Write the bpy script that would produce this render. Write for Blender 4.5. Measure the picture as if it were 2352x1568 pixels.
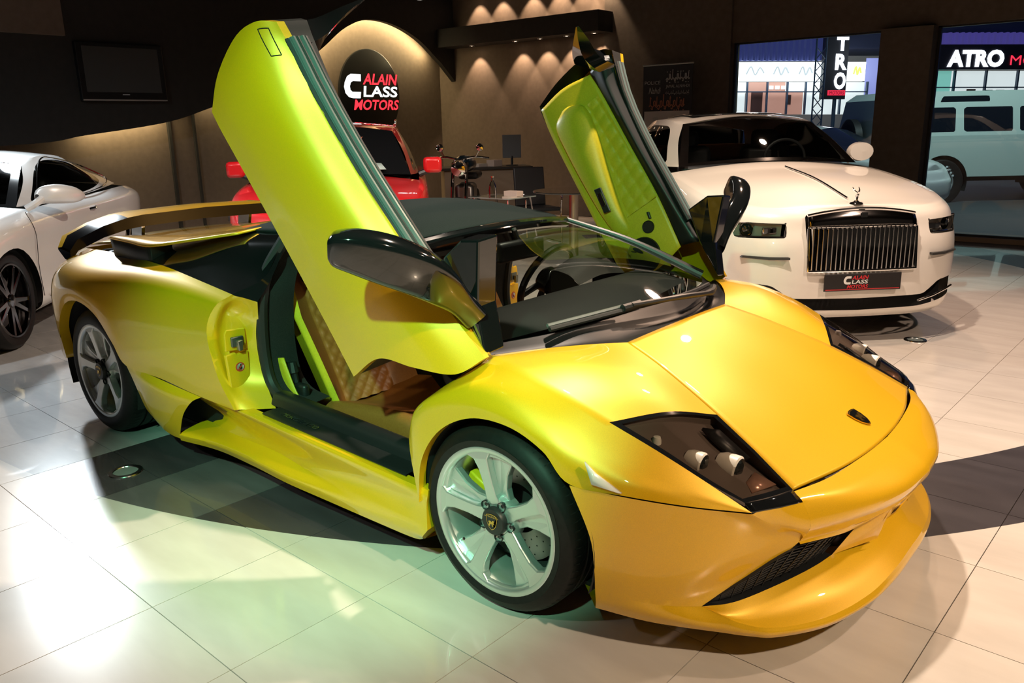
import bpy, bmesh, math, random
import numpy as np
from mathutils import Matrix, Vector, Euler
random.seed(7); rng = np.random.default_rng(7)
for o in list(bpy.data.objects): bpy.data.objects.remove(o)
scene = bpy.context.scene
col = scene.collection

# ------------------------------------------------------------------ camera
CAM = (2.876, -2.643, 1.510); YAW, PITCH, ROLL, FPX = 2.273, 0.261, -0.021, 1861.13
def cam_axes():
    cy, sy, cp, sp = math.cos(YAW), math.sin(YAW), math.cos(PITCH), math.sin(PITCH)
    f = Vector((cy*cp, sy*cp, -sp)); r = Vector((sy, -cy, 0)); u = r.cross(f)
    c, s = math.cos(ROLL), math.sin(ROLL)
    return c*r + s*u, -s*r + c*u, f
_r, _u, _f = cam_axes()
cd = bpy.data.cameras.new('camera'); cam = bpy.data.objects.new('camera', cd); col.objects.link(cam)
cd.sensor_width = 36.0; cd.lens = FPX/2352*36.0; cd.clip_start = 0.05; cd.clip_end = 200
M = Matrix((( _r.x, _u.x, -_f.x, CAM[0]), (_r.y, _u.y, -_f.y, CAM[1]), (_r.z, _u.z, -_f.z, CAM[2]), (0, 0, 0, 1)))
cam.matrix_world = M
scene.camera = cam

# ------------------------------------------------------------------ world, lights, exposure
scene.view_settings.view_transform = 'Standard'
scene.view_settings.look = 'None'
scene.view_settings.gamma = 1.0
scene.view_settings.use_curve_mapping = False
scene.view_settings.exposure = 0.38
w = bpy.data.worlds.new('night'); scene.world = w; w.use_nodes = True
w.node_tree.nodes['Background'].inputs[0].default_value = (0.012, 0.018, 0.05, 1)
w.node_tree.nodes['Background'].inputs[1].default_value = 1.0

def spot(name, loc, target, power, color, size=60, blend=0.4, radius=0.08):
    l = bpy.data.lights.new(name, 'SPOT'); l.energy = power; l.color = color
    l.spot_size = math.radians(size); l.spot_blend = blend; l.shadow_soft_size = radius
    o = bpy.data.objects.new(name, l); col.objects.link(o); o.location = loc
    d = Vector(target) - Vector(loc); o.rotation_euler = d.to_track_quat('-Z', 'Y').to_euler()
    return o
def area(name, loc, target, power, color, sx, sy):
    l = bpy.data.lights.new(name, 'AREA'); l.energy = power; l.color = color
    l.shape = 'RECTANGLE'; l.size = sx; l.size_y = sy
    o = bpy.data.objects.new(name, l); col.objects.link(o); o.location = loc
    d = Vector(target) - Vector(loc); o.rotation_euler = d.to_track_quat('-Z', 'Y').to_euler()
    return o
GREEN = (0.36, 1.0, 0.60); WARM = (1.0, 0.66, 0.46); COOL = (0.86, 0.95, 1.0); PINK = (1.0, 0.74, 0.58)
#LIGHTS

# ------------------------------------------------------------------ materials
MATS = {}
def mat(name, color, rough=0.5, metal=0.0, coat=0.0, coat_rough=0.03, spec=0.5, emit=None, estr=0.0, trans=0.0, alpha=1.0, ior=1.5, sheen=0.0):
    if name in MATS: return MATS[name]
    m = bpy.data.materials.new(name); m.use_nodes = True
    b = m.node_tree.nodes['Principled BSDF']
    b.inputs['Base Color'].default_value = (*color, 1); b.inputs['Roughness'].default_value = rough
    b.inputs['Metallic'].default_value = metal; b.inputs['Coat Weight'].default_value = coat
    b.inputs['Coat Roughness'].default_value = coat_rough; b.inputs['Specular IOR Level'].default_value = spec
    b.inputs['Transmission Weight'].default_value = trans; b.inputs['Alpha'].default_value = alpha
    b.inputs['IOR'].default_value = ior
    if sheen: b.inputs['Sheen Weight'].default_value = sheen
    if emit: b.inputs['Emission Color'].default_value = (*emit, 1); b.inputs['Emission Strength'].default_value = estr
    MATS[name] = m; return m
def nodes(m): return m.node_tree.nodes, m.node_tree.links, m.node_tree.nodes['Principled BSDF']
def noise_vary(m, scale, c0, c1, detail=4, bump=0.0, dist=0.01, stretch=None, bscale=None):
    N, L, b = nodes(m)
    tc = N.new('ShaderNodeTexCoord'); mp = N.new('ShaderNodeMapping'); L.new(tc.outputs['Object'], mp.inputs[0])
    if stretch: mp.inputs['Scale'].default_value = stretch
    nz = N.new('ShaderNodeTexNoise'); nz.inputs['Scale'].default_value = scale; nz.inputs['Detail'].default_value = detail
    L.new(mp.outputs[0], nz.inputs['Vector'])
    r = N.new('ShaderNodeValToRGB'); r.color_ramp.elements[0].position = 0.3; r.color_ramp.elements[1].position = 0.7
    r.color_ramp.elements[0].color = (*c0, 1); r.color_ramp.elements[1].color = (*c1, 1)
    L.new(nz.outputs[0], r.inputs[0]); L.new(r.outputs[0], b.inputs['Base Color'])
    if bump:
        n2 = nz
        if bscale:
            n2 = N.new('ShaderNodeTexNoise'); n2.inputs['Scale'].default_value = bscale; L.new(mp.outputs[0], n2.inputs['Vector'])
        bp = N.new('ShaderNodeBump'); bp.inputs['Strength'].default_value = bump; bp.inputs['Distance'].default_value = dist
        L.new(n2.outputs[0], bp.inputs['Height']); L.new(bp.outputs[0], b.inputs['Normal'])
    return m
def glass(name, color, alpha_mix=0.15, rough=0.02):
    """thin tinted pane: transparent tint + fresnel reflection (real, view independent of ray type)"""
    if name in MATS: return MATS[name]
    m = bpy.data.materials.new(name); m.use_nodes = True
    N, L = m.node_tree.nodes, m.node_tree.links; N.remove(N['Principled BSDF'])
    t = N.new('ShaderNodeBsdfTransparent'); t.inputs[0].default_value = (*color, 1)
    g = N.new('ShaderNodeBsdfGlossy'); g.inputs['Roughness'].default_value = rough
    fr = N.new('ShaderNodeFresnel'); fr.inputs[0].default_value = 1.5
    mx = N.new('ShaderNodeMixShader'); L.new(fr.outputs[0], mx.inputs[0]); L.new(t.outputs[0], mx.inputs[1]); L.new(g.outputs[0], mx.inputs[2])
    L.new(mx.outputs[0], N['Material Output'].inputs[0]); MATS[name] = m; return m
def paint(name, color, metal=0.0, rough=0.35, flake=0.0):
    if name in MATS: return MATS[name]
    m = mat(name, color, rough, metal, coat=1.0, coat_rough=0.02)
    if flake:
        N, L, b = nodes(m)
        tc = N.new('ShaderNodeTexCoord'); v = N.new('ShaderNodeTexVoronoi'); v.inputs['Scale'].default_value = 1400
        L.new(tc.outputs['Object'], v.inputs['Vector'])
        hs = N.new('ShaderNodeHueSaturation'); hs.inputs['Color'].default_value = (*color, 1)
        mr = N.new('ShaderNodeMapRange'); mr.inputs['To Min'].default_value = 1 - flake; mr.inputs['To Max'].default_value = 1 + flake
        sp = N.new('ShaderNodeSeparateColor'); L.new(v.outputs['Color'], sp.inputs[0]); L.new(sp.outputs[0], mr.inputs[0])
        L.new(mr.outputs[0], hs.inputs['Value']); L.new(hs.outputs[0], b.inputs['Base Color'])
    return m

# ------------------------------------------------------------------ mesh helpers
def cr(pts, n=8):
    """uniform Catmull-Rom through pts, n samples per span; pts may be (k,3) or (k,m,3)"""
    P = np.asarray(pts, float); k = len(P)
    if k == 2: t = np.linspace(0, 1, n+1).reshape((-1,)+(1,)*(P.ndim-1)); return P[0]*(1-t)+P[1]*t
    A = np.concatenate([[2*P[0]-P[1]], P, [2*P[-1]-P[-2]]]); out = []
    for i in range(1, k):
        p0, p1, p2, p3 = A[i-1], A[i], A[i+1], A[i+2]
        for j in range(n):
            t = j/n
            out.append(.5*((2*p1)+(-p0+p2)*t+(2*p0-5*p1+4*p2-p3)*t*t+(-p0+3*p1-3*p2+p3)*t**3))
    out.append(P[-1]); return np.array(out)
def resamp(pts, n):
    P = np.asarray(pts, float); s = np.r_[0, np.cumsum(np.linalg.norm(np.diff(P, axis=0), axis=1))]
    if s[-1] == 0: return np.repeat(P[:1], n, 0)
    q = np.linspace(0, s[-1], n); return np.stack([np.interp(q, s, P[:, i]) for i in range(3)], 1)
def surf(ctrl, nu=8, nv=8):
    """interpolating bicubic surface through a control grid ctrl[rows][cols]"""
    C = np.asarray(ctrl, float); a = cr(C, nv); b = cr(np.swapaxes(a, 0, 1), nu); return np.swapaxes(b, 0, 1)
def coons(c0, c1, d0, d1, bulge=0.0, nrm=None):
    """c0,c1: (n,3) opposite edges; d0,d1: (m,3) from c0 start->c1 start, c0 end->c1 end"""
    c0, c1, d0, d1 = [np.asarray(x, float) for x in (c0, c1, d0, d1)]
    n, m = len(c0), len(d0); u = np.linspace(0, 1, n)[None, :, None]; v = np.linspace(0, 1, m)[:, None, None]
    S = (1-v)*c0[None]+v*c1[None]+(1-u)*d0[:, None]+u*d1[:, None] - ((1-u)*(1-v)*c0[0]+u*(1-v)*c0[-1]+(1-u)*v*c1[0]+u*v*c1[-1])
    if bulge: S = S + bulge*16*u*(1-u)*v*(1-v)*np.asarray(nrm, float)
    return S

class B:
    def __init__(s): s.v = []; s.f = []
    def raw(s, verts, faces):
        o = len(s.v); s.v += [tuple(map(float, p)) for p in verts]; s.f += [tuple(i+o for i in f) for f in faces]; return s
    def grid(s, G, closeu=False, closev=False):
        G = np.asarray(G, float); m, n = G.shape[:2]; o = len(s.v); s.v += [tuple(p) for p in G.reshape(-1, 3)]
        for i in range(m if closev else m-1):
            for j in range(n if closeu else n-1):
                a, b_, c, d = i*n+j, i*n+(j+1) % n, ((i+1) % m)*n+(j+1) % n, ((i+1) % m)*n+j
                s.f.append((o+a, o+b_, o+c, o+d))
        return s
    def poly(s, pts): o = len(s.v); s.v += [tuple(map(float, p)) for p in pts]; s.f.append(tuple(range(o, o+len(pts)))); return s
    def box(s, c, d, R=None):
        x, y, z = [q/2 for q in d]; V = [Vector((sx*x, sy*y, sz*z)) for sx in (-1, 1) for sy in (-1, 1) for sz in (-1, 1)]
        if R is not None: V = [R @ q for q in V]
        return s.raw([q+Vector(c) for q in V], [(0,1,3,2),(4,6,7,5),(0,4,5,1),(2,3,7,6),(0,2,6,4),(1,5,7,3)])
    def prism(s, poly, h0, h1, f=lambda x, y, z: (x, y, z)):
        """2D poly extruded between h0 and h1; f maps (px,py,h)->3D"""
        n = len(poly); V = [f(px, py, h) for h in (h0, h1) for px, py in poly]
        return s.raw(V, [tuple(range(n))[::-1], tuple(range(n, 2*n))]+[(i, (i+1) % n, n+(i+1) % n, n+i) for i in range(n)])
    def tube(s, pts, r, n=10, caps=True):
        P = np.asarray(pts, float); k = len(P); rr = np.broadcast_to(np.asarray(r, float), (k,))
        T = np.gradient(P, axis=0); rings = []; up = np.array([0, 0, 1.0])
        if abs(T[0]@up)/np.linalg.norm(T[0]) > .9: up = np.array([1.0, 0, 0])
        a = None
        for i in range(k):
            t = T[i]/np.linalg.norm(T[i])
            a = np.cross(up, t) if a is None else a-(a@t)*t
            a /= np.linalg.norm(a); b_ = np.cross(t, a)
            th = np.linspace(0, 2*np.pi, n, endpoint=False)
            rings.append(P[i]+rr[i]*(np.cos(th)[:, None]*a+np.sin(th)[:, None]*b_))
        o = len(s.v); s.grid(np.array(rings), closeu=True)
        if caps: s.f.append(tuple(o+j for j in range(n))[::-1]); s.f.append(tuple(o+(k-1)*n+j for j in range(n)))
        return s
    def lathe(s, prof, n=48, f=lambda a, r, h: (r*math.cos(a), r*math.sin(a), h), closed=False):
        G = [[f(2*math.pi*j/n, r, h) for j in range(n)] for r, h in prof]
        return s.grid(np.array(G), closeu=True, closev=closed)
    def mirror(s): s.v = [(x, -y, z) for x, y, z in s.v]; s.f = [tuple(reversed(f)) for f in s.f]; return s
    def copy(s): b = B(); b.v = list(s.v); b.f = list(s.f); return b
    def join(s, o): return s.raw(o.v, o.f)
    def xf(s, Mx): s.v = [tuple(Mx @ Vector(p)) for p in s.v]; return s
    def obj(s, name, material, parent=None, ang=35, out=None, thick=0.0, weld=0.0006, bevel=0.0, flat=False, sub=0):
        me = bpy.data.meshes.new(name); bm = bmesh.new()
        vs = [bm.verts.new(p) for p in s.v]; bm.verts.index_update()
        for f in s.f:
            u = []
            for i in f:
                if vs[i] not in u: u.append(vs[i])
            if len(u) >= 3:
                try: bm.faces.new(u)
                except ValueError: pass
        if weld: bmesh.ops.remove_doubles(bm, verts=bm.verts, dist=weld)
        bmesh.ops.recalc_face_normals(bm, faces=bm.faces)
        if out is not None:
            q = Vector(out); sc = 0.0
            for f in bm.faces: sc += f.calc_area()*f.normal.dot((f.calc_center_median()-q).normalized())
            if sc < 0: bmesh.ops.reverse_faces(bm, faces=bm.faces)
        ca = math.radians(ang)
        for f in bm.faces: f.smooth = not flat
        for e in bm.edges:
            if len(e.link_faces) == 2 and e.calc_face_angle(0) > ca: e.smooth = False
        bm.to_mesh(me); bm.free()
        o = bpy.data.objects.new(name, me); col.objects.link(o)
        if material is not None: me.materials.append(material)
        if parent is not None: o.parent = parent
        if thick:
            md = o.modifiers.new('thickness', 'SOLIDIFY'); md.thickness = thick; md.offset = -1; md.use_quality_normals = True
        if bevel:
            md = o.modifiers.new('bevel', 'BEVEL'); md.width = bevel; md.segments = 2; md.limit_method = 'ANGLE'; md.angle_limit = math.radians(40); md.harden_normals = False
        if sub:
            md = o.modifiers.new('subdivision', 'SUBSURF'); md.levels = sub; md.render_levels = sub
        return o
def thing(name, label, cat, loc=(0, 0, 0), rz=0.0, group=None):
    o = bpy.data.objects.new(name, None); col.objects.link(o); o.location = loc; o.rotation_euler = (0, 0, rz)
    o['label'] = label; o['category'] = cat; o.empty_display_size = 0.1
    if group: o['group'] = group
    return o
def tag(o, label, cat, group=None):
    o['label'] = label; o['category'] = cat
    if group: o['group'] = group
    return o
def struct(o): o['kind'] = 'structure'; return o
def part(name, parent): o = bpy.data.objects.new(name, None); col.objects.link(o); o.parent = parent; return o
def text_mesh(txt, size=1.0, extrude=0.0, shear=0.0, bold=0.0, align='LEFT', space=1.0):
    cu = bpy.data.curves.new('t', 'FONT'); cu.body = txt; cu.size = size; cu.extrude = extrude; cu.shear = shear; cu.offset = bold
    cu.align_x = align; cu.space_character = space; cu.resolution_u = 3
    o = bpy.data.objects.new('t', cu); col.objects.link(o); bpy.context.view_layer.update()
    me = o.to_mesh(); b = B(); b.raw([tuple(v.co) for v in me.vertices], [tuple(p.vertices) for p in me.polygons])
    o.to_mesh_clear(); bpy.data.objects.remove(o); bpy.data.curves.remove(cu); return b
def N(p): return (p[0], -p[1], p[2])          # near-side point given (x, |y|, z)
def NS(a): a = np.array(a, float).copy(); a[..., 1] *= -1; return a
# ================================================================== showroom
def tilemat(name, c0, c1, rough, coat):
    m = noise_vary(mat(name, c0, rough, coat=coat, coat_rough=0.03), 2.2, c0, c1, detail=8, stretch=(1.0, 3.5, 1.0)); return m
T_LIGHT = tilemat('light_stone_tile', (.56, .515, .46), (.66, .615, .555), .22, .6)
T_GREY = tilemat('grey_stone_tile', (.40, .41, .42), (.52, .53, .54), .20, .6)
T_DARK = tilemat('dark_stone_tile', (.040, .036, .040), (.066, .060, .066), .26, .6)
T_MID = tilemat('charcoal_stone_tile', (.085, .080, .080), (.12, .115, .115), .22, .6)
WALLB = noise_vary(mat('brown_plaster', (.125, .090, .066), .8), 14, (.116, .084, .061), (.137, .099, .072), bump=.1, dist=.004)
WALLD = noise_vary(mat('dark_bulkhead', (.016, .014, .012), .75), 10, (.013, .012, .010), (.020, .017, .015))
COLM = noise_vary(mat('column_brown', (.10, .08, .06), .8), 12, (.09, .072, .055), (.115, .092, .07))
CEIL = mat('ceiling_dark', (.012, .011, .011), .8)
GROUT = mat('grout', (.16, .13, .11), .9)
YB = 8.65
fl = struct(B().box((-1.2, .9, -.056), (16.2, 17.4, .1)).obj('floor', GROUT, flat=True))
TP = .495; ta = math.radians(-1.75); tu = Vector((math.cos(ta), math.sin(ta))); tv2 = Vector((-math.sin(ta), math.cos(ta))); T0 = Vector((.943, -1.139))
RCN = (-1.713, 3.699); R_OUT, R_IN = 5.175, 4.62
tiles = []
def cproj(x, y, z=0.0):
    d = Vector((x, y, z))-Vector(CAM); q = (d.dot(_r), d.dot(_u), d.dot(_f))
    if q[2] < .2: return None
    return 1176+FPX*q[0]/q[2], 784-FPX*q[1]/q[2], q[2]
for i in range(-22, 16):
    for j in range(-14, 22):
        c = T0+tu*TP*(i+.5)+tv2*TP*(j+.5)
        if not (-8.25 < c.x < 6.6 and -7.4 < c.y < YB-.28): continue
        q = cproj(c.x, c.y); vis = 0
        if q and -260 < q[0] < 2600 and -200 < q[1] < 1900: vis = 1/q[2]**3
        tiles.append((vis, i, j, c))
tiles.sort(key=lambda t: -t[0])
base = bpy.data.meshes.new('tile_mesh'); tb = B().box((0, 0, -.004), (TP-.003, TP-.003, .008)); base.from_pydata(tb.v, [], tb.f); base.update()
shared = {}
def tmesh(m):
    if m.name not in shared:
        me = base.copy(); me.materials.append(m); shared[m.name] = me
    return shared[m.name]
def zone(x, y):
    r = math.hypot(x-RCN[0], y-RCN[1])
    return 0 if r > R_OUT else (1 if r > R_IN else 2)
rest = {}
for n, (vis, i, j, c) in enumerate(tiles):
    h = TP/2-.0015; cs = [c+tu*a+tv2*b_ for a, b_ in ((-h, -h), (h, -h), (h, h), (-h, h))]
    zs = {zone(p.x, p.y) for p in cs}
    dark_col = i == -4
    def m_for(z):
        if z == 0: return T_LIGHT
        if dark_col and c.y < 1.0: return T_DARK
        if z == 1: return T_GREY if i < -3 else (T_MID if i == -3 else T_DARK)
        return T_LIGHT if (i > 1 or c.y > 1.0) else (T_DARK if i > -4 else T_GREY)  # inner tiles under the car are coloured dark for its shade
    near_arc = min(abs(math.hypot(c.x-RCN[0], c.y-RCN[1])-R_OUT), abs(math.hypot(c.x-RCN[0], c.y-RCN[1])-R_IN)) < .36
    big = n < 290 and vis > 0
    if big and not near_arc:
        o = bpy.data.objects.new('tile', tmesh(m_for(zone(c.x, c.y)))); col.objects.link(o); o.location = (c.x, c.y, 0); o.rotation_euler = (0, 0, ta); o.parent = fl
    else:
        g = np.array([[tuple(c+tu*a+tv2*b_)+(0,) for a in np.linspace(-h, h, 9)] for b_ in np.linspace(-h, h, 9)])
        pcs = [(B().grid(g), zone(c.x, c.y))]
        if near_arc:
            pcs = []
            ins, outs = (None, None)
            cx, cy = RCN
            from_out = B().grid(g)
            val = lambda x, y, z, R: math.hypot(x-cx, y-cy)-R
            def spl(b, R):
                vv = [val(*p, R) for p in b.v]; I, O = B(), B(); I.v = list(b.v); O.v = list(b.v)
                for f in b.f:
                    s = [vv[k] < 0 for k in f]
                    for inside, T in ((True, I), (False, O)):
                        poly = []
                        for k in range(4):
                            a, d = f[k], f[(k+1) % 4]
                            if s[k] == inside: poly.append(a)
                            if s[k] != s[(k+1) % 4]:
                                t = vv[a]/(vv[a]-vv[d]); p = tuple(b.v[a][q]+(b.v[d][q]-b.v[a][q])*t for q in range(3)); T.v.append(p); poly.append(len(T.v)-1)
                        if len(poly) >= 3: T.f.append(tuple(poly))
                return I, O
            Rr = R_OUT if abs(math.hypot(c.x-cx, c.y-cy)-R_OUT) < abs(math.hypot(c.x-cx, c.y-cy)-R_IN) else R_IN
            I, O = spl(from_out, Rr); zi = 1 if Rr == R_OUT else 2
            if I.f: pcs.append((I, zi))
            if O.f: pcs.append((O, zi-1))
        for bb, z in pcs:
            used = sorted({k for f in bb.f for k in f}); mp = {k: q for q, k in enumerate(used)}; bb.v = [bb.v[k] for k in used]; bb.f = [tuple(mp[k] for k in f) for f in bb.f]
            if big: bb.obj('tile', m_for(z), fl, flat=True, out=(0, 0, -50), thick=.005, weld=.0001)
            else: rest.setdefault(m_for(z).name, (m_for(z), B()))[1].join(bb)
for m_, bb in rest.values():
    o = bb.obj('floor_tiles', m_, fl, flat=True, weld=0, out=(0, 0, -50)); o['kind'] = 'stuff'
# recessed floor light
flt = thing('floor_light', 'round glass floor light set in the dark tiles beside the sports car', 'floor light', (-.735, -1.155, 0))
B().lathe([(.075, .0005), (.073, .005), (.055, .006), (.053, .002)], 40).obj('bezel', mat('steel_bezel', (.6, .6, .58), .2, metal=1), flt)
B().lathe([(.053, .002), (.0005, .003)], 40).obj('lens', mat('floor_lens', (.22, .26, .25), .08, coat=1), flt)
fl2 = thing('floor_light', 'round glass floor light in the shadow in front of the white luxury coupe', 'floor light', (1.50, 3.35, 0))
B().lathe([(.075, .0005), (.073, .005), (.055, .006), (.053, .002)], 40).obj('bezel', mat('steel_bezel', (.6, .6, .58), .2, metal=1), fl2)
B().lathe([(.053, .002), (.0005, .003)], 40).obj('lens', mat('floor_lens', (.22, .26, .25), .08, coat=1), fl2)

# ---- walls
W0, W1 = -2.50, -.46; W2, W3 = .14, 4.6; HZ = 2.56; ZC = 4.7
def wallbox(name, x0, x1, y0, y1, z0, z1, m): return struct(B().box(((x0+x1)/2, (y0+y1)/2, (z0+z1)/2), (x1-x0, y1-y0, z1-z0)).obj(name, m, flat=True))
back = wallbox('wall_back', -8.3, W0, YB, YB+.25, 0, ZC, WALLB)
B().box(((-4.62+W0)/2, YB-.02, ZC/2), (W0+4.62, .06, ZC)).obj('dark_panel', COLM, back, flat=True)
B().box(((W0+6.7)/2, YB+.125, (HZ+ZC)/2), (6.7-W0, .25, ZC-HZ)).obj('window_header', COLM, back, flat=True)
B().box(((W1+W2)/2, YB+.06, HZ/2), (W2-W1, .42, HZ)).obj('window_column', COLM, back, flat=True)
B().box(((W3+6.7)/2, YB+.125, HZ/2), (6.7-W3, .25, HZ)).obj('wall_end', COLM, back, flat=True)
B().box((2.05, YB-.01, .03), (9.2, .06, .06)).obj('window_kerb', mat('kerb_stone', (.28, .19, .12), .6), back, flat=True)
left = wallbox('wall_left', -8.55, -8.3, -8, YB+.25, 0, ZC, WALLB)
for y0, y1 in ((3.22, 3.26), (3.60, 3.63)): B().box((-8.28, (y0+y1)/2, 1.2), (.05, y1-y0, 2.4)).obj('wall_groove', WALLD, left, flat=True)
wallbox('wall_right', 6.7, 6.9, -8, YB+.25, 0, ZC, WALLD); wallbox('wall_front', -8.5, 6.9, -8.2, -8, 0, ZC, WALLD)
struct(B().box((-.8, .3, ZC+.05), (15.6, 17.2, .1)).obj('ceiling', CEIL, flat=True))
# soffit with downlights on the back wall
sof = struct(B().box((-6.33, 8.42, 3.01), (3.72, .44, .30)).obj('trim_1', WALLD, flat=True))
# dark curved bulkhead in front of the left wall
bk_c = cr([(y, z, 0) for y, z in ((-8, 1.36), (-3, 1.36), (.965, 1.395), (1.964, 1.495), (3.038, 1.641), (3.735, 1.839))], 6)[:, :2].tolist()+cr([(y, z, 0) for y, z in ((4.6, 2.12), (5.347, 2.513), (5.694, 2.719), (6.148, 3.036), (6.607, 3.200), (7.168, 3.175), (7.754, 2.970), (8.30, 2.60))], 6)[:, :2].tolist()+[(8.64, 2.30)]
bh = B()
pts = bk_c; n = len(pts)
for xx in (-7.90, -8.0):
    o_ = len(bh.v); bh.v += [(xx, y, z) for y, z in pts]+[(xx, y, ZC) for y, z in pts]
    bh.f += [(o_+k, o_+k+1, o_+n+k+1, o_+n+k) for k in range(n-1)]
bh.f += [(k, k+1, 2*n+k+1, 2*n+k) for k in range(n-1)]
struct(bh.obj('trim_2', WALLD, ang=30))
# warm cove strips hidden behind the bulkhead
def cove(y0, z0, y1, z1, p): 
    q = Vector((-8.13, (y0+y1)/2, (z0+z1)/2)); t = Vector((-8.29, (y0+y1)/2, (z0+z1)/2-1.0))
    l = bpy.data.lights.new('cove_light', 'AREA'); l.energy = p; l.color = (1.0, .80, .42); l.shape = 'RECTANGLE'; l.size = math.hypot(y1-y0, z1-z0); l.size_y = .06
    o = bpy.data.objects.new('cove_light', l); col.objects.link(o); o.location = q
    x = Vector((0, y1-y0, z1-z0)).normalized(); nz = Vector((.45, 0, 1)).normalized(); nz = (nz-x*nz.dot(x)).normalized(); y = nz.cross(x)
    o.matrix_world = Matrix(((x.x, y.x, nz.x, q.x), (x.y, y.y, nz.y, q.y), (x.z, y.z, nz.z, q.z), (0, 0, 0, 1)))
ap = cr([(y, z, 0) for y, z in ((4.6, 2.12), (5.347, 2.513), (5.694, 2.719), (6.148, 3.036), (6.607, 3.200), (7.168, 3.175), (7.754, 2.970), (8.30, 2.60))], 1)[:, :2]
for (y0, z0), (y1, z1) in zip(ap[:-1], ap[1:]): cove(y0, z0+.18, y1, z1+.18, 9)
cove(2.0, 1.60, 3.15, 1.78, 9)
cove(3.7, 1.95, 4.6, 2.25, 4)
# upper left lit ceiling fin
cf = struct(B().box((-7.86, .2, 3.45), (.07, 3.3, 1.6)).obj('trim_3', WALLB, flat=True))

# ---- downlights (object + its own lamp)
LAMPM = mat('lamp_glow', (1, .8, .6), .5, emit=(1.0, .72, .48), estr=14)
def downlight(x, y, z, power, lab, ang=74, grp='downlights along the back wall'):
    d = thing('downlight', lab, 'light', (x, y, z), group=grp)
    B().lathe([(.036, 0), (.040, -.008), (.052, -.008), (.054, .0)], 24).obj('trim_ring', mat('lamp_ring', (.3, .28, .26), .3, metal=1), d)
    B().lathe([(.036, -.002), (.0005, -.002)], 20).obj('bulb_face', LAMPM, d)
    l = bpy.data.lights.new('downlight_beam', 'SPOT'); l.energy = power; l.color = (1.0, .70, .46); l.spot_size = math.radians(ang); l.spot_blend = .35; l.shadow_soft_size = .03
    o = bpy.data.objects.new('downlight_beam', l); col.objects.link(o); o.parent = d; o.location = (0, 0, -.015); o.rotation_euler = (math.radians(14), 0, 0)
nth = ['first', 'second', 'third', 'fourth', 'fifth', 'sixth']
for k, x in enumerate((-7.28, -6.29, -5.765, -5.23, -4.70)): downlight(x, 8.44, 2.858, 46, f'small downlight under the dark soffit, {nth[k]} from the arched wall')
for k, x in enumerate((-7.25, -6.72, -6.05, -5.5, -5.0, -4.62)): downlight(x, 8.44, 3.72, 46, f'small downlight above the soffit, {nth[k]} from the arched wall')
sof2 = struct(B().box((-6.33, 8.42, 3.90), (3.72, .44, .35)).obj('trim_4', WALLD, flat=True))
# hanging row of lamps at top
LBAR = (-5.05, 5.45, 3.115)
rk = thing('lamp_bar', 'bar of four glowing lamps hanging near the ceiling', 'light', LBAR, -.87)
B().tube([(0, 0, .05), (0, 0, ZC-LBAR[2])], .012, 8).obj('bar_stem', mat('spot_housing', (.02, .02, .02), .4), rk)
B().box((0, 0, .05), (.05, .75, .08)).obj('bar_housing', BLKP if 'black_plastic' in MATS else mat('black_plastic', (.012, .013, .014), .42), rk, flat=True)
for k in range(4): B().lathe([(.075, .012), (.07, -.006), (.0005, -.012)], 20).xf(Matrix.Translation((0, -.28+.187*k, 0))).obj('bulb', mat('lamp_white', (1, .95, .9), .5, emit=(1, .92, .85), estr=9), rk)

# ---- windows
WG = glass('shop_window_glass', (.86, .90, .92), rough=.01)
WFR = mat('window_frame_dark', (.02, .02, .022), .4)
for k, (a, c) in enumerate(((W0, W1), (W2, W3))):
    w_ = struct(B().box(((a+c)/2, YB+.10, HZ/2), (c-a, .012, HZ)).obj('window_%d' % (k+1), WG, flat=True))
    for q, d in (((a+.02, YB+.10, HZ/2), (.03, .06, HZ)), ((c-.02, YB+.10, HZ/2), (.04, .06, HZ)), (((a+c)/2, YB+.10, HZ-.01), (c-a, .06, .02)), (((a+c)/2, YB+.10, .05), (c-a, .06, .06))):
        B().box(q, d).obj('window_frame', WFR, w_, flat=True)

# ---- wall television on the bulkhead
tvo = thing('television', 'black wall television with thin silver lower edge on the dark bulkhead', 'television', (-7.862, 2.49, 2.25))
B().box((0, 0, 0), (.07, 1.10, .70)).obj('screen_case', mat('tv_black', (.008, .008, .008), .3), tvo, flat=True, bevel=.01)
B().box((.037, 0, .03), (.004, .96, .54)).obj('screen', mat('tv_screen', (.055, .055, .052), .25), tvo, flat=True)
B().box((.036, 0, -.335), (.010, 1.08, .014)).obj('lower_edge', mat('tv_edge', (.55, .54, .50), .3, metal=.6), tvo, flat=True)
B().box((.037, 0, -.268), (.004, .09, .012)).obj('maker_mark', mat('tv_mark', (.4, .4, .4), .4), tvo, flat=True)
# ---- round sign on the arched wall
sg_ = thing('round_sign', 'round black dealer sign with glowing red and white lettering', 'sign', (-8.27, 6.905, 2.06))
B().lathe([(.0005, .03), (.64, .03), (.66, .02), (.66, -.02)], 64, lambda a, r, h: (h, r*math.cos(a), 1.12*r*math.sin(a))).obj('disc', mat('sign_disc', (.006, .006, .006), .3), sg_)
SIGN = sg_
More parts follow.
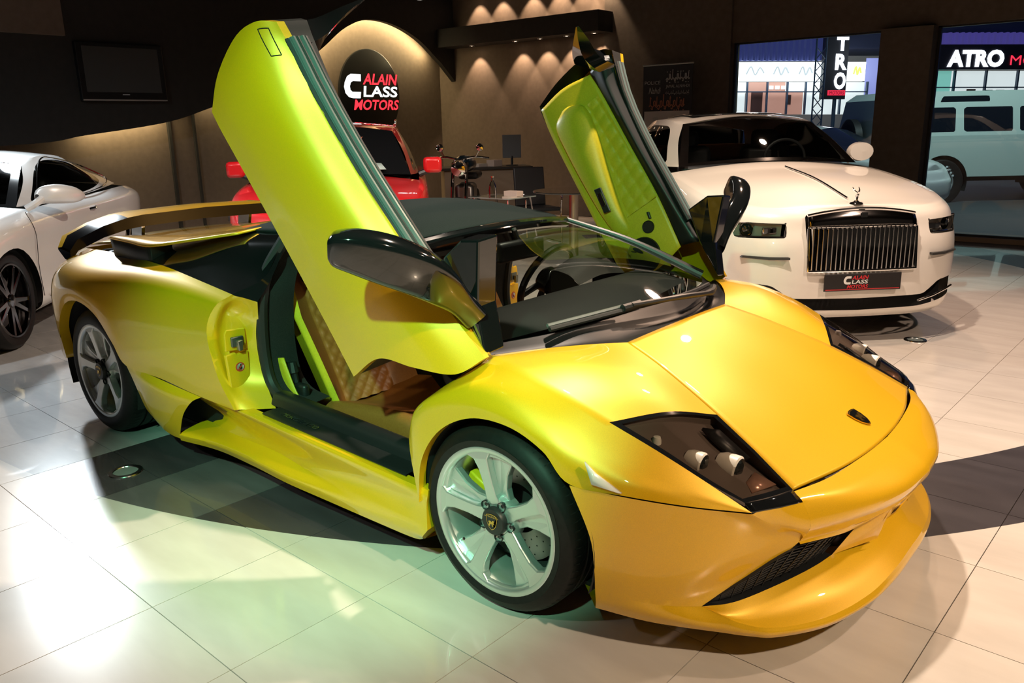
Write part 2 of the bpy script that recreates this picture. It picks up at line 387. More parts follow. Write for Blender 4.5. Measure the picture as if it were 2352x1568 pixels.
# ---- ceiling track spots that light the room (visible fixtures with their own beams)
def track(loc, target, power, color, lab, size=70, rad=.09, blend=.5):
    d = thing('track_spotlight', lab, 'light', loc, group='ceiling track spotlights')
    dr = (Vector(target)-Vector(loc)).normalized(); Rq = dr.to_track_quat('Z', 'Y').to_matrix().to_4x4()
    B().lathe([(.06, -.22), (.10, -.20), (.11, -.02), (.105, 0), (.095, -.01)], 20).xf(Rq).obj('housing', mat('spot_housing', (.02, .02, .02), .4), d)
    B().tube([(0, 0, .02), (0, 0, ZC-loc[2])], .012, 8).obj('stem', mat('spot_housing', (.02, .02, .02), .4), d)
    l = bpy.data.lights.new('spot_beam', 'SPOT'); l.energy = power; l.color = color; l.spot_size = math.radians(size); l.spot_blend = blend; l.shadow_soft_size = rad
    o = bpy.data.objects.new('spot_beam', l); col.objects.link(o); o.parent = d; o.location = dr*.02; o.rotation_euler = dr.to_track_quat('-Z', 'Y').to_euler()
track((2.95, -4.1, 3.55), (.66, -1.0, .80), 880, GREEN, 'greenish track spotlight behind the camera aimed at the raised near door', 30, .06, .6)
track((3.5, -4.3, 3.7), (.55, .72, 1.35), 420, GREEN, 'added greenish fill spotlight aimed at the inside of the far raised door', 20, .06, .5)  # added second green lamp, carries the green light to the far door
track((-.3, -5.4, 4.2), (.2, -2.8, 0), 520, (1.0, .93, .86), 'pale track spotlight above the floor beside the sports car', 44, .09, .8)
track((.85, 1.25, 4.45), (.95, .2, 0), 620, (1.0, .80, .64), 'warm track spotlight straight above the sports car hood', 150, .07, .3)
track((1.2, 3.6, 4.2), (1.6, 2.4, .4), 260, WARM, 'warm track spotlight above the front of the white luxury coupe', 95)
track((4.6, 2.2, 4.1), (1.6, 2.4, .4), 340, PINK, 'warm track spotlight beyond the sports car nose', 85)
track((5.4, -1.6, 4.2), (3.1, -.8, 0), 560, (1.0, .77, .54), 'warm track spotlight above the floor before the nose', 62)
track((-6.93, .64, 3.5), (-1.2, -1.4, 0), 800, COOL, 'white track spotlight near the left wall', 80, .14)
track((-3.0, -3.6, 4.2), (-4.6, -.6, .6), 330, COOL, 'white track spotlight above the silver-white coupe', 75)
track((-2.2, .6, 4.3), (-3.8, 2.8, .8), 260, (1, .86, .8), 'white track spotlight above the red car', 70)
track((-.2, 6.2, 4.2), (-.4, 4.4, 1.0), 240, WARM, 'warm track spotlight above the luxury coupe roof', 90)
# ================================================================== yellow sports car
YEL = paint('pearl_yellow_paint', (0.83, 0.475, 0.004), metal=0.2, rough=0.40, flake=0.10)
BLK = mat('gloss_black', (0.006, 0.007, 0.008), 0.08, coat=1.0)
BLKP = mat('black_plastic', (0.012, 0.013, 0.014), 0.42)
RUB = mat('black_rubber', (0.014, 0.014, 0.015), 0.55)
TYRE = noise_vary(mat('tyre_rubber', (0.008, 0.008, 0.008), 0.52, spec=.25), 60, (0.006, 0.006, 0.006), (0.010, 0.010, 0.010), bump=0.15, dist=0.002)
DARK = mat('dark_void', (0.003, 0.003, 0.003), 0.9)
SILV = mat('silver_alloy', (0.62, 0.64, 0.63), 0.30, metal=0.75, coat=0.4)
CHR = mat('chrome', (0.85, 0.85, 0.86), 0.06, metal=1.0)
STEEL = mat('brake_steel', (0.32, 0.31, 0.30), 0.35, metal=1.0)
FABR = noise_vary(mat('soft_top_fabric', (0.02, 0.024, 0.024), 0.9, spec=.1), 400, (0.008, 0.011, 0.011), (0.018, 0.024, 0.024), bump=0.3, dist=0.002)
TAN = noise_vary(mat('tan_leather', (0.30, 0.11, 0.02), 0.42), 140, (0.28, 0.10, 0.018), (0.33, 0.125, 0.024), bump=0.08, dist=0.002)
YLEA = noise_vary(mat('yellow_leather', (0.62, 0.48, 0.02), 0.42), 140, (0.58, 0.44, 0.018), (0.66, 0.52, 0.024), bump=0.06, dist=0.002)
CARP = noise_vary(mat('black_carpet', (0.012, 0.012, 0.012), 0.95), 300, (0.008, 0.008, 0.008), (0.02, 0.02, 0.02), bump=0.3, dist=0.003)
GLS = glass('windscreen_glass', (0.70, 0.78, 0.74))
HGLS = glass('headlight_glass', (0.78, 0.74, 0.70))
GOLD = mat('gold_trim', (0.75, 0.50, 0.12), 0.25, metal=1.0)
LENS = mat('grey_lens_housing', (0.72, 0.68, 0.60), 0.3)
BROWNREF = mat('smoked_reflector', (0.16, 0.125, 0.105), 0.35, metal=0.2)

car = thing('sports_car', 'yellow low sports car with both scissor doors raised and black fabric roof', 'car')
OUT = (0.3, 0, 0.35)
def both(name, b, m, parent=None, **k):
    pn, pf = parent if isinstance(parent, tuple) else (parent, parent)
    if 'out' in k and k['out'] is not None:
        o = k.pop('out'); kn = dict(k, out=(o[0], -o[1], o[2])); kf = dict(k, out=o)
    else: kn = kf = k
    a = b.copy().mirror().obj(name, m, pn, **kn); c = b.obj(name, m, pf, **kf); return a, c

# ---- key points (x, |y|, z)
Hs = (1.463, .369, .791); Ap = (1.213, .786, .800); H1 = (1.857, .488, .653); HR = (1.69, .823, .692)
HF = (2.066, .736, .521); SB = (2.088, .735, .498); Hc = (2.130, .566, .515); H2 = (2.164, .575, .490); P3 = (2.157, .560, .360); P5 = (1.972, .772, .188)
AC, AR = (1.365, .318), .345
def arch(t, y, c=AC, r=AR): return (c[0]+r*math.cos(math.radians(t)), y, c[1]+r*math.sin(math.radians(t)))
lip = [arch(184, .952), arch(157, .955), arch(131, .957), arch(105, .957), arch(80, .955), arch(58, .950), arch(38, .942), (1.80, .897, .523), (1.95, .824, .510), SB]
crest = [Ap, (1.245, .806, .803), (1.30, .822, .800), (1.38, .834, .792), (1.47, .842, .772), (1.58, .838, .737), HR, (1.83, .798, .633), (1.96, .766, .567), SB]
mid = [(1.052, .882, .662), (1.09, .905, .690), (1.165, .920, .722), (1.275, .924, .752), (1.40, .920, .745), (1.54, .910, .695), (1.66, .893, .634), (1.82, .850, .581), (1.955, .797, .542), SB]
mid2 = [(.978, .937, .54), (1.015, .950, .600), (1.105, .956, .662), (1.255, .954, .703), (1.412, .950, .697), (1.552, .942, .645), (1.665, .925, .583), (1.815, .880, .551), (1.953, .812, .525), SB]
NU = 8
fs = surf([crest, mid, mid2, lip], nu=NU, nv=6)
cre = fs[0, :6*NU+1]                                  # crest from A pillar to headlight corner
seam = resamp(cr([Hs, (1.60, .408, .750), (1.73, .448, .703), H1], 12), 6*NU+1)
cowl_e = resamp(cr([Hs, (1.40, .50, .803), (1.31, .65, .807), Ap], 8), 21)
hlr = resamp(cr([H1, (1.778, .64, .690), HR], 8), 21)
ft = coons(seam, cre, cowl_e, hlr, 0.010, (0.15, 0.1, 1))
# return lip inside the arch
l0 = fs[-1, :6*NU+1]; l1 = l0.copy(); l1[:, 1] -= .035; l1[:, 0] += (l0[:, 0]-AC[0])*.012
b = B().grid(fs).grid(ft).grid(np.stack([l0, l1]))
re_ = fs[:, 0]; r1 = re_.copy(); r1[:, 1] -= .03; b.grid(np.stack([re_, r1]))
both('front_fender', b, YEL, car, out=(1.4, .6, .3), ang=50)

# ---- hood
hc = [[(1.466, 0, .797), (1.466, .19, .796), Hs], [(1.60, 0, .757), (1.60, .21, .757), (1.60, .408, .750)], [(1.73, 0, .713), (1.73, .23, .712), (1.73, .448, .703)],
      [(1.86, 0, .663), (1.86, .25, .663), H1], [(2.00, 0, .608), (1.998, .27, .606), (1.992, .527, .588)], [(2.134, 0, .553), (2.118, .29, .549), (2.08, .552, .542)], [(2.217, 0, .517), (2.195, .29, .516), Hc]]
full = [[(x, -y, z) for x, y, z in r[:0:-1]] + r for r in hc]
b = B().grid(surf(full, 8, 8)); e = np.array(full[-1])
b.obj('hood', YEL, car, out=OUT, thick=0.012)
# emblem on the hood
def shield(s=1.0): 
    return [(-.5*s, .55*s), (-.25*s, .62*s), (0, .64*s), (.25*s, .62*s), (.5*s, .55*s), (.5*s, .1*s), (.38*s, -.28*s), (.18*s, -.52*s), (0, -.62*s), (-.18*s, -.52*s), (-.38*s, -.28*s), (-.5*s, .1*s)]
def bull(s): return [(-.30*s, -.18*s), (-.22*s, .02*s), (-.30*s, .12*s), (-.12*s, .20*s), (.02*s, .12*s), (.14*s, .26*s), (.28*s, .22*s), (.20*s, .08*s), (.30*s, -.06*s), (.14*s, -.02*s), (.16*s, -.24*s), (.06*s, -.20*s), (.02*s, -.06*s), (-.10*s, -.08*s), (-.16*s, -.26*s)]
slope = math.atan2(.553-.517, 2.217-2.134)
Rm = Matrix.Translation((2.128, 0, .5575)) @ Euler((0, slope, 0)).to_matrix().to_4x4()
def onhood(px, py, h): return tuple(Rm @ Vector((-py*.08, px*.08, h)))
em = part('hood_emblem', car)
B().prism(shield(.78), 0, .004, onhood).obj('badge_rim', GOLD, em, flat=True)
B().prism(shield(.66), .004, .0055, onhood).obj('badge_face', BLK, em, flat=True)
B().prism(bull(.9), .0055, .007, onhood).obj('badge_bull', GOLD, em, flat=True)

# ---- nose / front bumper
ys = [0, .2, .42]
n0 = [(2.219, 0, .514), (2.207, .2, .513), (2.179, .42, .512), (2.133, .568, .510)]
n1 = [(2.292, 0, .482), (2.278, .2, .482), (2.238, .42, .483), H2]
n2 = [(2.352, 0, .430), (2.334, .2, .430), (2.272, .41, .428), (2.190, .575, .425)]
n3 = [(2.320, 0, .362), (2.302, .19, .362), (2.240, .385, .361), P3]
b = B()
NZ = surf([n0, n1, n2, n3], 8, 6)
m_ = NZ.copy(); m_[..., 1] *= -1
for s_ in (1, -1):
    G = NZ if s_ == 1 else m_
    b.grid(G)
    sg = np.array([1, s_, 1.0])
    # corner triangle between strip tip, strip bottom and nose corner
    right = G[6:, -1]                                    # H2 -> P3
    top = resamp(np.array([H2, (2.135, .655, .496), SB])*sg, 13)
    # bumper side, between wheel arch and intake
    s0 = [(x, y, z-.004) for x, y, z in lip[6:]]
    side = [s0, [(1.700, .932, .385), (1.83, .888, .405), (1.98, .800, .420), (2.125, .655, .432)],
            [(1.712, .926, .285), (1.835, .884, .290), (1.99, .785, .315), (2.157, .560, .360)],
            [(1.708, .914, .205), (1.80, .884, .198), (1.895, .832, .190), P5]]
    side = np.array(side, float)*sg
    SG = surf(side, 8, 6); b.grid(SG)
    b.grid(coons(resamp(right, 13), SG[:13, -1], resamp(np.vstack([top[:-1], SG[:1, -1]]), 13), np.repeat(np.array([P3])*sg, 13, 0)))
    ed = SG[:, 0]; e2 = ed.copy(); e2[:, 1] -= .05*s_; b.grid(np.stack([ed, e2]))
    # lower valance / lip outer face
    lt = np.array([(1.708, .914, .205), (1.80, .884, .198), (1.895, .832, .190), P5, (2.070, .728, .152), (2.152, .668, .140), (2.243, .522, .136), (2.300, .33, .138), (2.322, .15, .150), (2.324, 0, .152)])*sg
    lm_ = np.array([(1.704, .905, .165), (1.83, .866, .160), (1.94, .815, .150), (2.02, .762, .140), (2.090, .724, .130), (2.160, .668, .124), (2.251, .525, .120), (2.309, .335, .120), (2.330, .15, .126), (2.332, 0, .127)])*sg
    lb = np.array([(1.690, .885, .128), (1.83, .845, .122), (1.94, .795, .118), (2.018, .752, .114), (2.09, .712, .110), (2.152, .662, .106), (2.243, .518, .102), (2.30, .33, .102), (2.322, .15, .102), (2.324, 0, .102)])*sg
    b.grid(surf([lt, lm_, lb], 6, 5))
    under = lb.copy(); under[:, 0] -= .10; under[:, 1] *= .9; b.grid(surf([lb, under], 6, 2))
    # splitter top: lip top to intake bottom
    it = np.array([P5, (2.035, .700, .190), (2.095, .575, .200), (2.150, .43, .212), (2.180, .33, .225), (2.215, .15, .235), (2.220, 0, .235)])*sg
    b.grid(surf([lt[3:], (lt[3:]*.5+it*.5)+np.array([0, 0, -.012]), it], 6, 4))
    # under-nose strip, inner cheek and centre wall
    top_i = np.array([P3, (2.215, .42, .345), (2.238, .30, .343), (2.243, .225, .343)])*sg
    n3s = np.array([P3, (2.240, .385, .361), (2.282, .265, .361), (2.299, .20, .361)])*sg
    b.grid(surf([n3s, (n3s*.4+top_i*.6)+np.array([.004, 0, -.006]), top_i], 6, 3))
    ch0 = np.array([(2.299, .20, .361), (2.243, .225, .343)])*sg
    chb = np.array([(2.262, .165, .236), (2.180, .33, .225)])*sg
    b.grid(surf([ch0, ch0*.5+chb*.5, chb], 6, 4))
    cw = np.array([[(2.299, .20, .361), (2.313, .10, .362), (2.320, 0, .362)], [(2.272, .19, .30), (2.285, .09, .30), (2.288, 0, .30)], [(2.215, .15, .235), (2.219, .08, .235), (2.220, 0, .235)]])*sg
    b.grid(surf(cw, 6, 5))
bump = b.obj('front_bumper', YEL, car, out=(1.9, 0, .35), ang=20)
# number plate recess in the centre wall
pmap = lambda a, q, h: (2.224+.80*q+h-.38*a*a, a, .238+q)
pr = part('plate_mount', car)
B().prism([(-.155, .010), (.155, .010), (.150, .100), (-.150, .100)], .002, .008, pmap).obj('mount_gap', mat('recess_brown', (0.05, 0.02, 0.006), 0.5), pr, flat=True)
B().prism([(-.150, .014), (.150, .014), (.145, .096), (-.145, .096)], .008, .013, pmap).obj('mount_panel', YEL, pr, flat=True)
# intake mesh
for s_ in (-1, 1):
    sg = np.array([1, s_, 1.0])
    it = np.array([P5, (2.035, .700, .190), (2.095, .575, .200), (2.150, .43, .212), (2.180, .33, .225)])*sg
    tp = np.array([P5, (2.06, .68, .262), (2.157, .560, .345), (2.215, .42, .340), (2.243, .225, .343)])*sg
    off = np.array([-.075, 0, 0.004])
    I, T = resamp(cr(it, 6), 41), resamp(cr(tp, 6), 41)
    bb = B().grid(np.stack([I, I+off])).grid(np.stack([T, T+off])).grid(np.stack([I[-1:], T[-1:]]).transpose(1, 0, 2)+0*off)
    g = part('air_intake', car)
    bb.obj('duct', BLKP, g); B().grid(np.stack([I+off, T+off])).obj('duct_back', DARK, g)
    for k in range(1, 12):
        q = k/12; bar = (1-q)*I+q*T+off*.35; wdt = np.linalg.norm(T-I, axis=1)
        sel = bar[wdt > .012]
        B().tube(sel, .0028, 5).obj('mesh_bar', BLKP, g)
    for k in range(3, 40, 3):
        if np.linalg.norm(T[k]-I[k]) > .02: B().tube([I[k]+off*.3, T[k]+off*.3], .0020, 4).obj('mesh_bar', BLKP, g)

# ---- headlights
for s_ in (-1, 1):
    sg = np.array([1, s_, 1.0]); hl = part('headlight', car)
    inner = resamp(np.array([H1, (2.0, .531, .587), Hc])*sg, 25); outer = resamp(cr(np.array([HR, (1.83, .798, .633), (1.96, .766, .567), HF])*sg, 8), 25)
    r0 = resamp(cr(np.array([H1, (1.778, .64, .690), HR])*sg, 8), 17); r1 = resamp(cr(np.array([Hc, (2.108, .655, .522), HF])*sg, 8), 17)
    G = coons(inner, outer, r0, r1, 0.006, (0.2, 0, 1))
    # border + pane
    def sub(G, u0, u1, v0, v1): return G[int(v0):int(v1)+1, int(u0):int(u1)+1]
    B().grid(G[1:-1, 1:-1]+np.array([0, 0, -.002])).obj('lens_pane', HGLS, hl)
    bo = B()
    for a, c in ((G[0], G[1]), (G[-1], G[-2]), (G[:, 0], G[:, 1]), (G[:, -1], G[:, -2])):
        bo.grid(np.stack([a, c])); 
    bo.obj('lens_border', BLK, hl, out=(1.9, .6*s_, 0))
    D = G.copy()
    for i in range(D.shape[0]):
        for j in range(D.shape[1]): D[i, j, 2] -= .075*(1-.72*(j/24))*(1-.55*(i/16))

    rim = B()
    for a, c in ((G[0], D[0]), (G[-1], D[-1]), (G[:, 0], D[:, 0]), (G[:, -1], D[:, -1])): rim.grid(np.stack([a, c]))
    # stepped reflector floor: rises to the rear
    for i in range(D.shape[0]):
        for j in range(D.shape[1]):
            u = j/24; D[i, j, 2] += .040*max(0, 1-u*2.6)*(1-.75*(i/16))
    rim.grid(D).obj('lamp_bucket', BROWNREF, hl)
    def lampat(q, r, ln, nm, up):
        ax = Vector((.93, .0, -.10)).normalized(); Rq = ax.to_track_quat('Z', 'Y').to_matrix().to_4x4(); Mx = Matrix.Translation(q) @ Rq
        o = B().lathe([(r*.8, -ln), (r, -ln*.7), (r*1.06, -.012), (r*1.06, 0), (r*.92, .004), (r*.9, -.006)], 32).xf(Mx).obj(nm, LENS, hl)
        B().lathe([(r*.9, -.006), (r*.6, .008), (.0005, .014)], 32).xf(Mx).obj('projector_lens', mat('projector_glass', (.02, .025, .025), .03, coat=1), o)
    lampat((1.925, .705*s_, .585), .031, .05, 'projector_lamp', 1); lampat((1.995, .630*s_, .560), .038, .06, 'projector_lamp', 1)
    fin_ = [(1.86, .585, .642), (1.90, .555, .635), (2.00, .56, .575), (1.98, .60, .575), (1.91, .60, .615)]
    B().poly([(x, y*s_, z) for x, y, z in fin_]).obj('reflector_fin', BLKP, hl, thick=.012)
    B().lathe([(.0005, .012), (.010, .01), (.013, 0), (.013, -.02)], 16).xf(Matrix.Translation((1.80, .745*s_, .640))).obj('side_bulb', LENS, hl)
    tri_ = np.array([(2.03, .60, .548), (2.09, .590, .524), (2.06, .68, .524), (2.03, .655, .537)])*sg
    B().poly(tri_).obj('indicator_lens', mat('peach_lens', (.42, .24, .17), .25, metal=.3), hl, thick=.006)
    st = coons(resamp(np.array([Hc, H2])*sg, 5), resamp(np.array([HF, SB])*sg, 5), resamp(np.array([Hc, (2.108, .655, .522), HF])*sg, 9), resamp(np.array([H2, (2.135, .655, .497), SB])*sg, 9))
    B().grid(st).obj('black_strip', BLK, hl, out=(1.8, .5*s_, 0), thick=.006)
    # side marker
    mk = np.array([(1.683, .934, .606), (1.712, .925, .576), (1.785, .905, .531), (1.775, .907, .530), (1.705, .932, .545)])*sg
    B().poly(mk+np.array([.004, .006*s_, .003])).obj('side_marker', mat('clear_marker', (.75, .74, .70), .25, coat=.5), car, out=(1.2, 0, .3), thick=.01)

# ---- wheels
def wheel(cx, cy, cz, R, wd, s_, name_lbl):
    """s_=-1: near side (outward is -y)"""
    wh = part('wheel', car); wh.location = (cx, cy, cz); wh.scale = (1, 1, 1)
    f = lambda a, r, h: (r*math.cos(a), s_*h, r*math.sin(a))
    rr = .247
    prof = [(rr-.012, .004), (rr+.004, .010), (rr+.02, .014), (R-.045, .012), (R-.022, .002), (R-.008, -.014), (R-.001, -.030)]
    w_ = wd-.03; x = -.032
    for g in (.2, .4, .6, .8):
        h = -.03-(wd-.06)*g
        prof += [(R, h+.007), (R, h+.006), (R-.007, h+.004), (R-.007, h-.004), (R, h-.006), (R, h-.007)]
    prof += [(R-.001, -wd+.03), (R-.01, -wd+.012), (R-.04, -wd), (rr, -wd+.004)]
    B().lathe(prof, 96, f).obj('tyre', TYRE, wh, ang=30)
    # tread sipes on the shoulder
    sp_ = B()
    for k in range(72):
        a = 2*math.pi*k/72
        q = [f(a, R+.0004, -.030), f(a+.012, R+.0004, -.030), f(a+.030, R+.0006, -.062), f(a+.018, R+.0006, -.062)]
        sp_.poly(q); sp_.poly([f(a, R-.0085, -.012), f(a+.010, R-.0085, -.012), f(a+.012, R+.0004, -.030), f(a, R+.0004, -.030)])
    o = sp_.obj('tread_sipes', DARK, wh, flat=True); o['kind'] = 'stuff'
    # rim: outer lip, barrel
    B().lathe([(.240, -.10), (.230, -.03), (.220, -.016), (.222, -.001), (.230, .006), (.246, .008), (.251, .004), (.250, -.012)], 96, f).obj('rim', SILV, wh, ang=50)
    B().lathe([(.222, -.012), (.213, -.03), (.208, -.10), (.212, -.19), (.224, -.215)], 64, f).obj('rim_barrel', SILV, wh)
    B().lathe([(.0005, -.17), (.214, -.17)], 48, f).obj('inner_shadow_plate', DARK, wh)
    B().lathe([(.085, -.118), (.18, -.118), (.18, -.142), (.085, -.142)], 64, f, closed=True).obj('brake_disc', STEEL, wh)
    hb = B()
    for k in range(24):
        for rq, of in ((.11, 0), (.135, .09), (.16, .18)):
            a = 2*math.pi*k/24+of; c, s2 = math.cos(a), math.sin(a)
            hb.poly([(rq*c+.003*math.cos(t), -s_*(.1174), rq*s2+.003*math.sin(t)) for t in np.linspace(0, 2*math.pi, 6, endpoint=False)])
    o = hb.obj('disc_holes', DARK, wh, flat=True); o['kind'] = 'stuff'
    cal = [( .105, 2.55), (.195, 2.60), (.205, 3.0), (.195, 3.45), (.105, 3.5), (.115, 3.0)]
    B().prism([(r*math.cos(a), r*math.sin(a)) for r, a in cal], -.075, -.155, lambda x_, z_, h: (x_*s_*-1, s_*h, z_)).obj('brake_caliper', mat('yellow_caliper', (.72, .50, .01), .4, coat=.5), wh, bevel=.006)
    # spokes: five main blades flaring into the rim, each with a recessed thin bar beside it
    for k in range(5):
        a0 = math.radians(100+72*k)
        def pl(r, a): 
            a = a0 - math.radians(a)
            return (r*math.cos(a)*(-s_), r*math.sin(a))
        m0 = [pl(.055, -32), pl(.085, -19), pl(.12, -12.5), (pl(.17, -10)), pl(.205, -11.5), pl(.234, -20), pl(.238, 0), pl(.234, 9), pl(.205, 5.0), pl(.17, 5.5), pl(.12, 7.5), pl(.085, 12), pl(.055, 30)]
        def fm(x_, z_, h):
            r = math.hypot(x_, z_); dz = -.012+.020*(r-.06)/.17
            return (x_, s_*(h+min(.004, dz)), z_)
        B().prism(m0, 0, -.034, fm).obj('spoke', SILV, wh, bevel=.005, flat=True)
        m1 = [pl(.070, 12), pl(.11, 7), pl(.16, 5.5), pl(.222, 4.5), pl(.226, 15), pl(.222, 28), pl(.16, 25.5), pl(.11, 27), pl(.075, 42)]
        B().prism(m1, -.022, -.050, fm).obj('spoke_bar', SILV, wh, bevel=.005, flat=True)
        br = [pl(.212, 4), pl(.234, 4), pl(.234, 18), pl(.234, 36), pl(.222, 29), pl(.216, 16)]
        B().prism(br, -.006, -.04, fm).obj('spoke_bridge', SILV, wh, bevel=.004, flat=True)
        lx, lz = pl(.058, 36)
        B().lathe([(.0155, -.004), (.0155, -.035), (.0005, -.034)], 16, lambda a, r, h: (lx+r*math.cos(a), s_*(h-.001), lz+r*math.sin(a))).obj('lug_well', BLKP, wh)
        B().lathe([(.009, -.034), (.009, -.014), (.0005, -.012)], 6, lambda a, r, h: (lx+r*math.cos(a), s_*h, lz+r*math.sin(a))).obj('lug_nut', mat('dark_nut', (.10, .11, .11), .3, metal=1), wh)
    B().lathe([(.0005, -.012), (.072, -.014), (.078, -.03), (.078, -.06)], 40, f).obj('hub', SILV, wh)
    B().lathe([(.046, -.012), (.046, .002), (.042, .008), (.0005, .010)], 40, f).obj('centre_cap', BLKP, wh)
    mp = lambda px, py, h: (px*.045*(-s_), s_*h, py*.045)
    B().prism(shield(.95), .0098, .0108, mp).obj('cap_shield_rim', GOLD, wh, flat=True)
    B().prism(shield(.86), .0108, .0114, mp).obj('cap_shield', BLKP, wh, flat=True)
    B().prism([(x_, y_-.06) for x_, y_ in bull(.95)], .0114, .0122, mp).obj('cap_bull', GOLD, wh, flat=True)
    t_ = text_mesh('LAMBORGHINI', .0085, align='CENTER')
    t_.v = [mp(x_/.045, y_/.045+.36, .0118) for x_, y_, z_ in t_.v]; t_.obj('cap_lettering', GOLD, wh, flat=True)
    va = math.radians(218); B().tube([(.205*math.cos(va)*-s_, s_*-.02, .205*math.sin(va)), (.185*math.cos(va)*-s_, s_*-.012, .185*math.sin(va))], .005, 8).obj('valve', CHR, wh)
    return wh
for s_ in (-1, 1):
    wheel(1.3325, s_*.925, .312, .312, .245, s_, 'front'); wheel(-1.3325, s_*.955, .329, .329, .33, s_, 'rear')
    # wheel-well liners
    for cx, cz, r, y1 in ((AC[0], AC[1], .350, .93), (-1.33, .33, .392, .96)):
        g = [[(cx+r*math.cos(t), s_*y, cz+r*math.sin(t)) for t in np.linspace(-.35, math.pi+.35, 30)] for y in (y1, .55)]
        lb_ = B().grid(np.array(g)); lb_.poly([(cx+r*math.cos(t), s_*.55, cz+r*math.sin(t)) for t in np.linspace(-.35, math.pi+.35, 30)])
        lb_.obj('wheel_liner', CARP, car)
# ---- rear quarter
RC, RR = (-1.322, .325), .385
ra = lambda t, y: arch(t, y, RC, RR)
q0 = [(-.06, .915, .872), (-.36, .888, .895), (-.65, .860, .915), (-.85, .838, .920), (-.98, .82, .920), (-1.13, .80, .918), (-1.33, .775, .914), (-1.5, .76, .910), (-1.66, .74, .903), (-1.78, .72, .895), (-1.97, .68, .88), (-2.13, .63, .86)]
q1 = [(-.13, .958, .82), (-.37, .950, .838), (-.66, .953, .852), (-.87, .957, .857), (-1.0, .960, .858), (-1.14, .96, .857), (-1.33, .955, .853), (-1.5, .945, .848), (-1.66, .925, .838), (-1.78, .895, .825), (-1.96, .835, .80), (-2.1, .75, .775)]
q2 = [(-.175, .982, .71), (-.385, .982, .715), (-.66, .99, .725), (-.88, 1.0, .735), (-1.02, 1.01, .755), (-1.16, 1.017, .775), (-1.33, 1.02, .785), (-1.5, 1.012, .775), (-1.67, .99, .745), (-1.80, .955, .71), (-1.97, .885, .68), (-2.1, .80, .66)]
q3 = [(-.13, .982, .53), (-.38, .985, .545), (-.665, .995, .55), (-.89, 1.008, .56), (-1.005, 1.022, .655), (-1.145, 1.028, .72), (-1.325, 1.03, .750), (-1.5, 1.024, .725), (-1.68, 1.0, .635), (-1.78, .965, .50), (-1.97, .895, .50), (-2.1, .81, .50)]
q4 = [(-.05, .970, .395), (-.34, .975, .405), (-.64, .98, .425), (-.925, 1.0, .440), ra(35, 1.015), ra(62, 1.02), ra(90, 1.022), ra(118, 1.016), ra(150, 1.0), ra(178, .97), (-1.95, .90, .33), (-2.08, .82, .33)]
QG = surf([q0, q1, q2, q3, q4], 6, 6)
b = B().grid(QG)
al = QG[-1, 18:55]; al2 = al.copy(); al2[:, 1] -= .05; b.grid(np.stack([al, al2]))
both('rear_fender', b, YEL, car, out=(-1.2, .5, .4), ang=40)
# tail and rear bumper (behind, closes the car)
b = B()
for s_ in (-1, 1):
    sg = np.array([1, s_, 1.0]); tc_ = QG[:, -1]*sg; t2 = tc_.copy(); t2[:, 1] = 0; t2[:, 0] -= .06
    b.grid(np.stack([tc_, tc_*.5+t2*.5+np.array([-.035, 0, 0]), t2]))
b.obj('rear_panel', YEL, car, out=(-1, 0, .5))
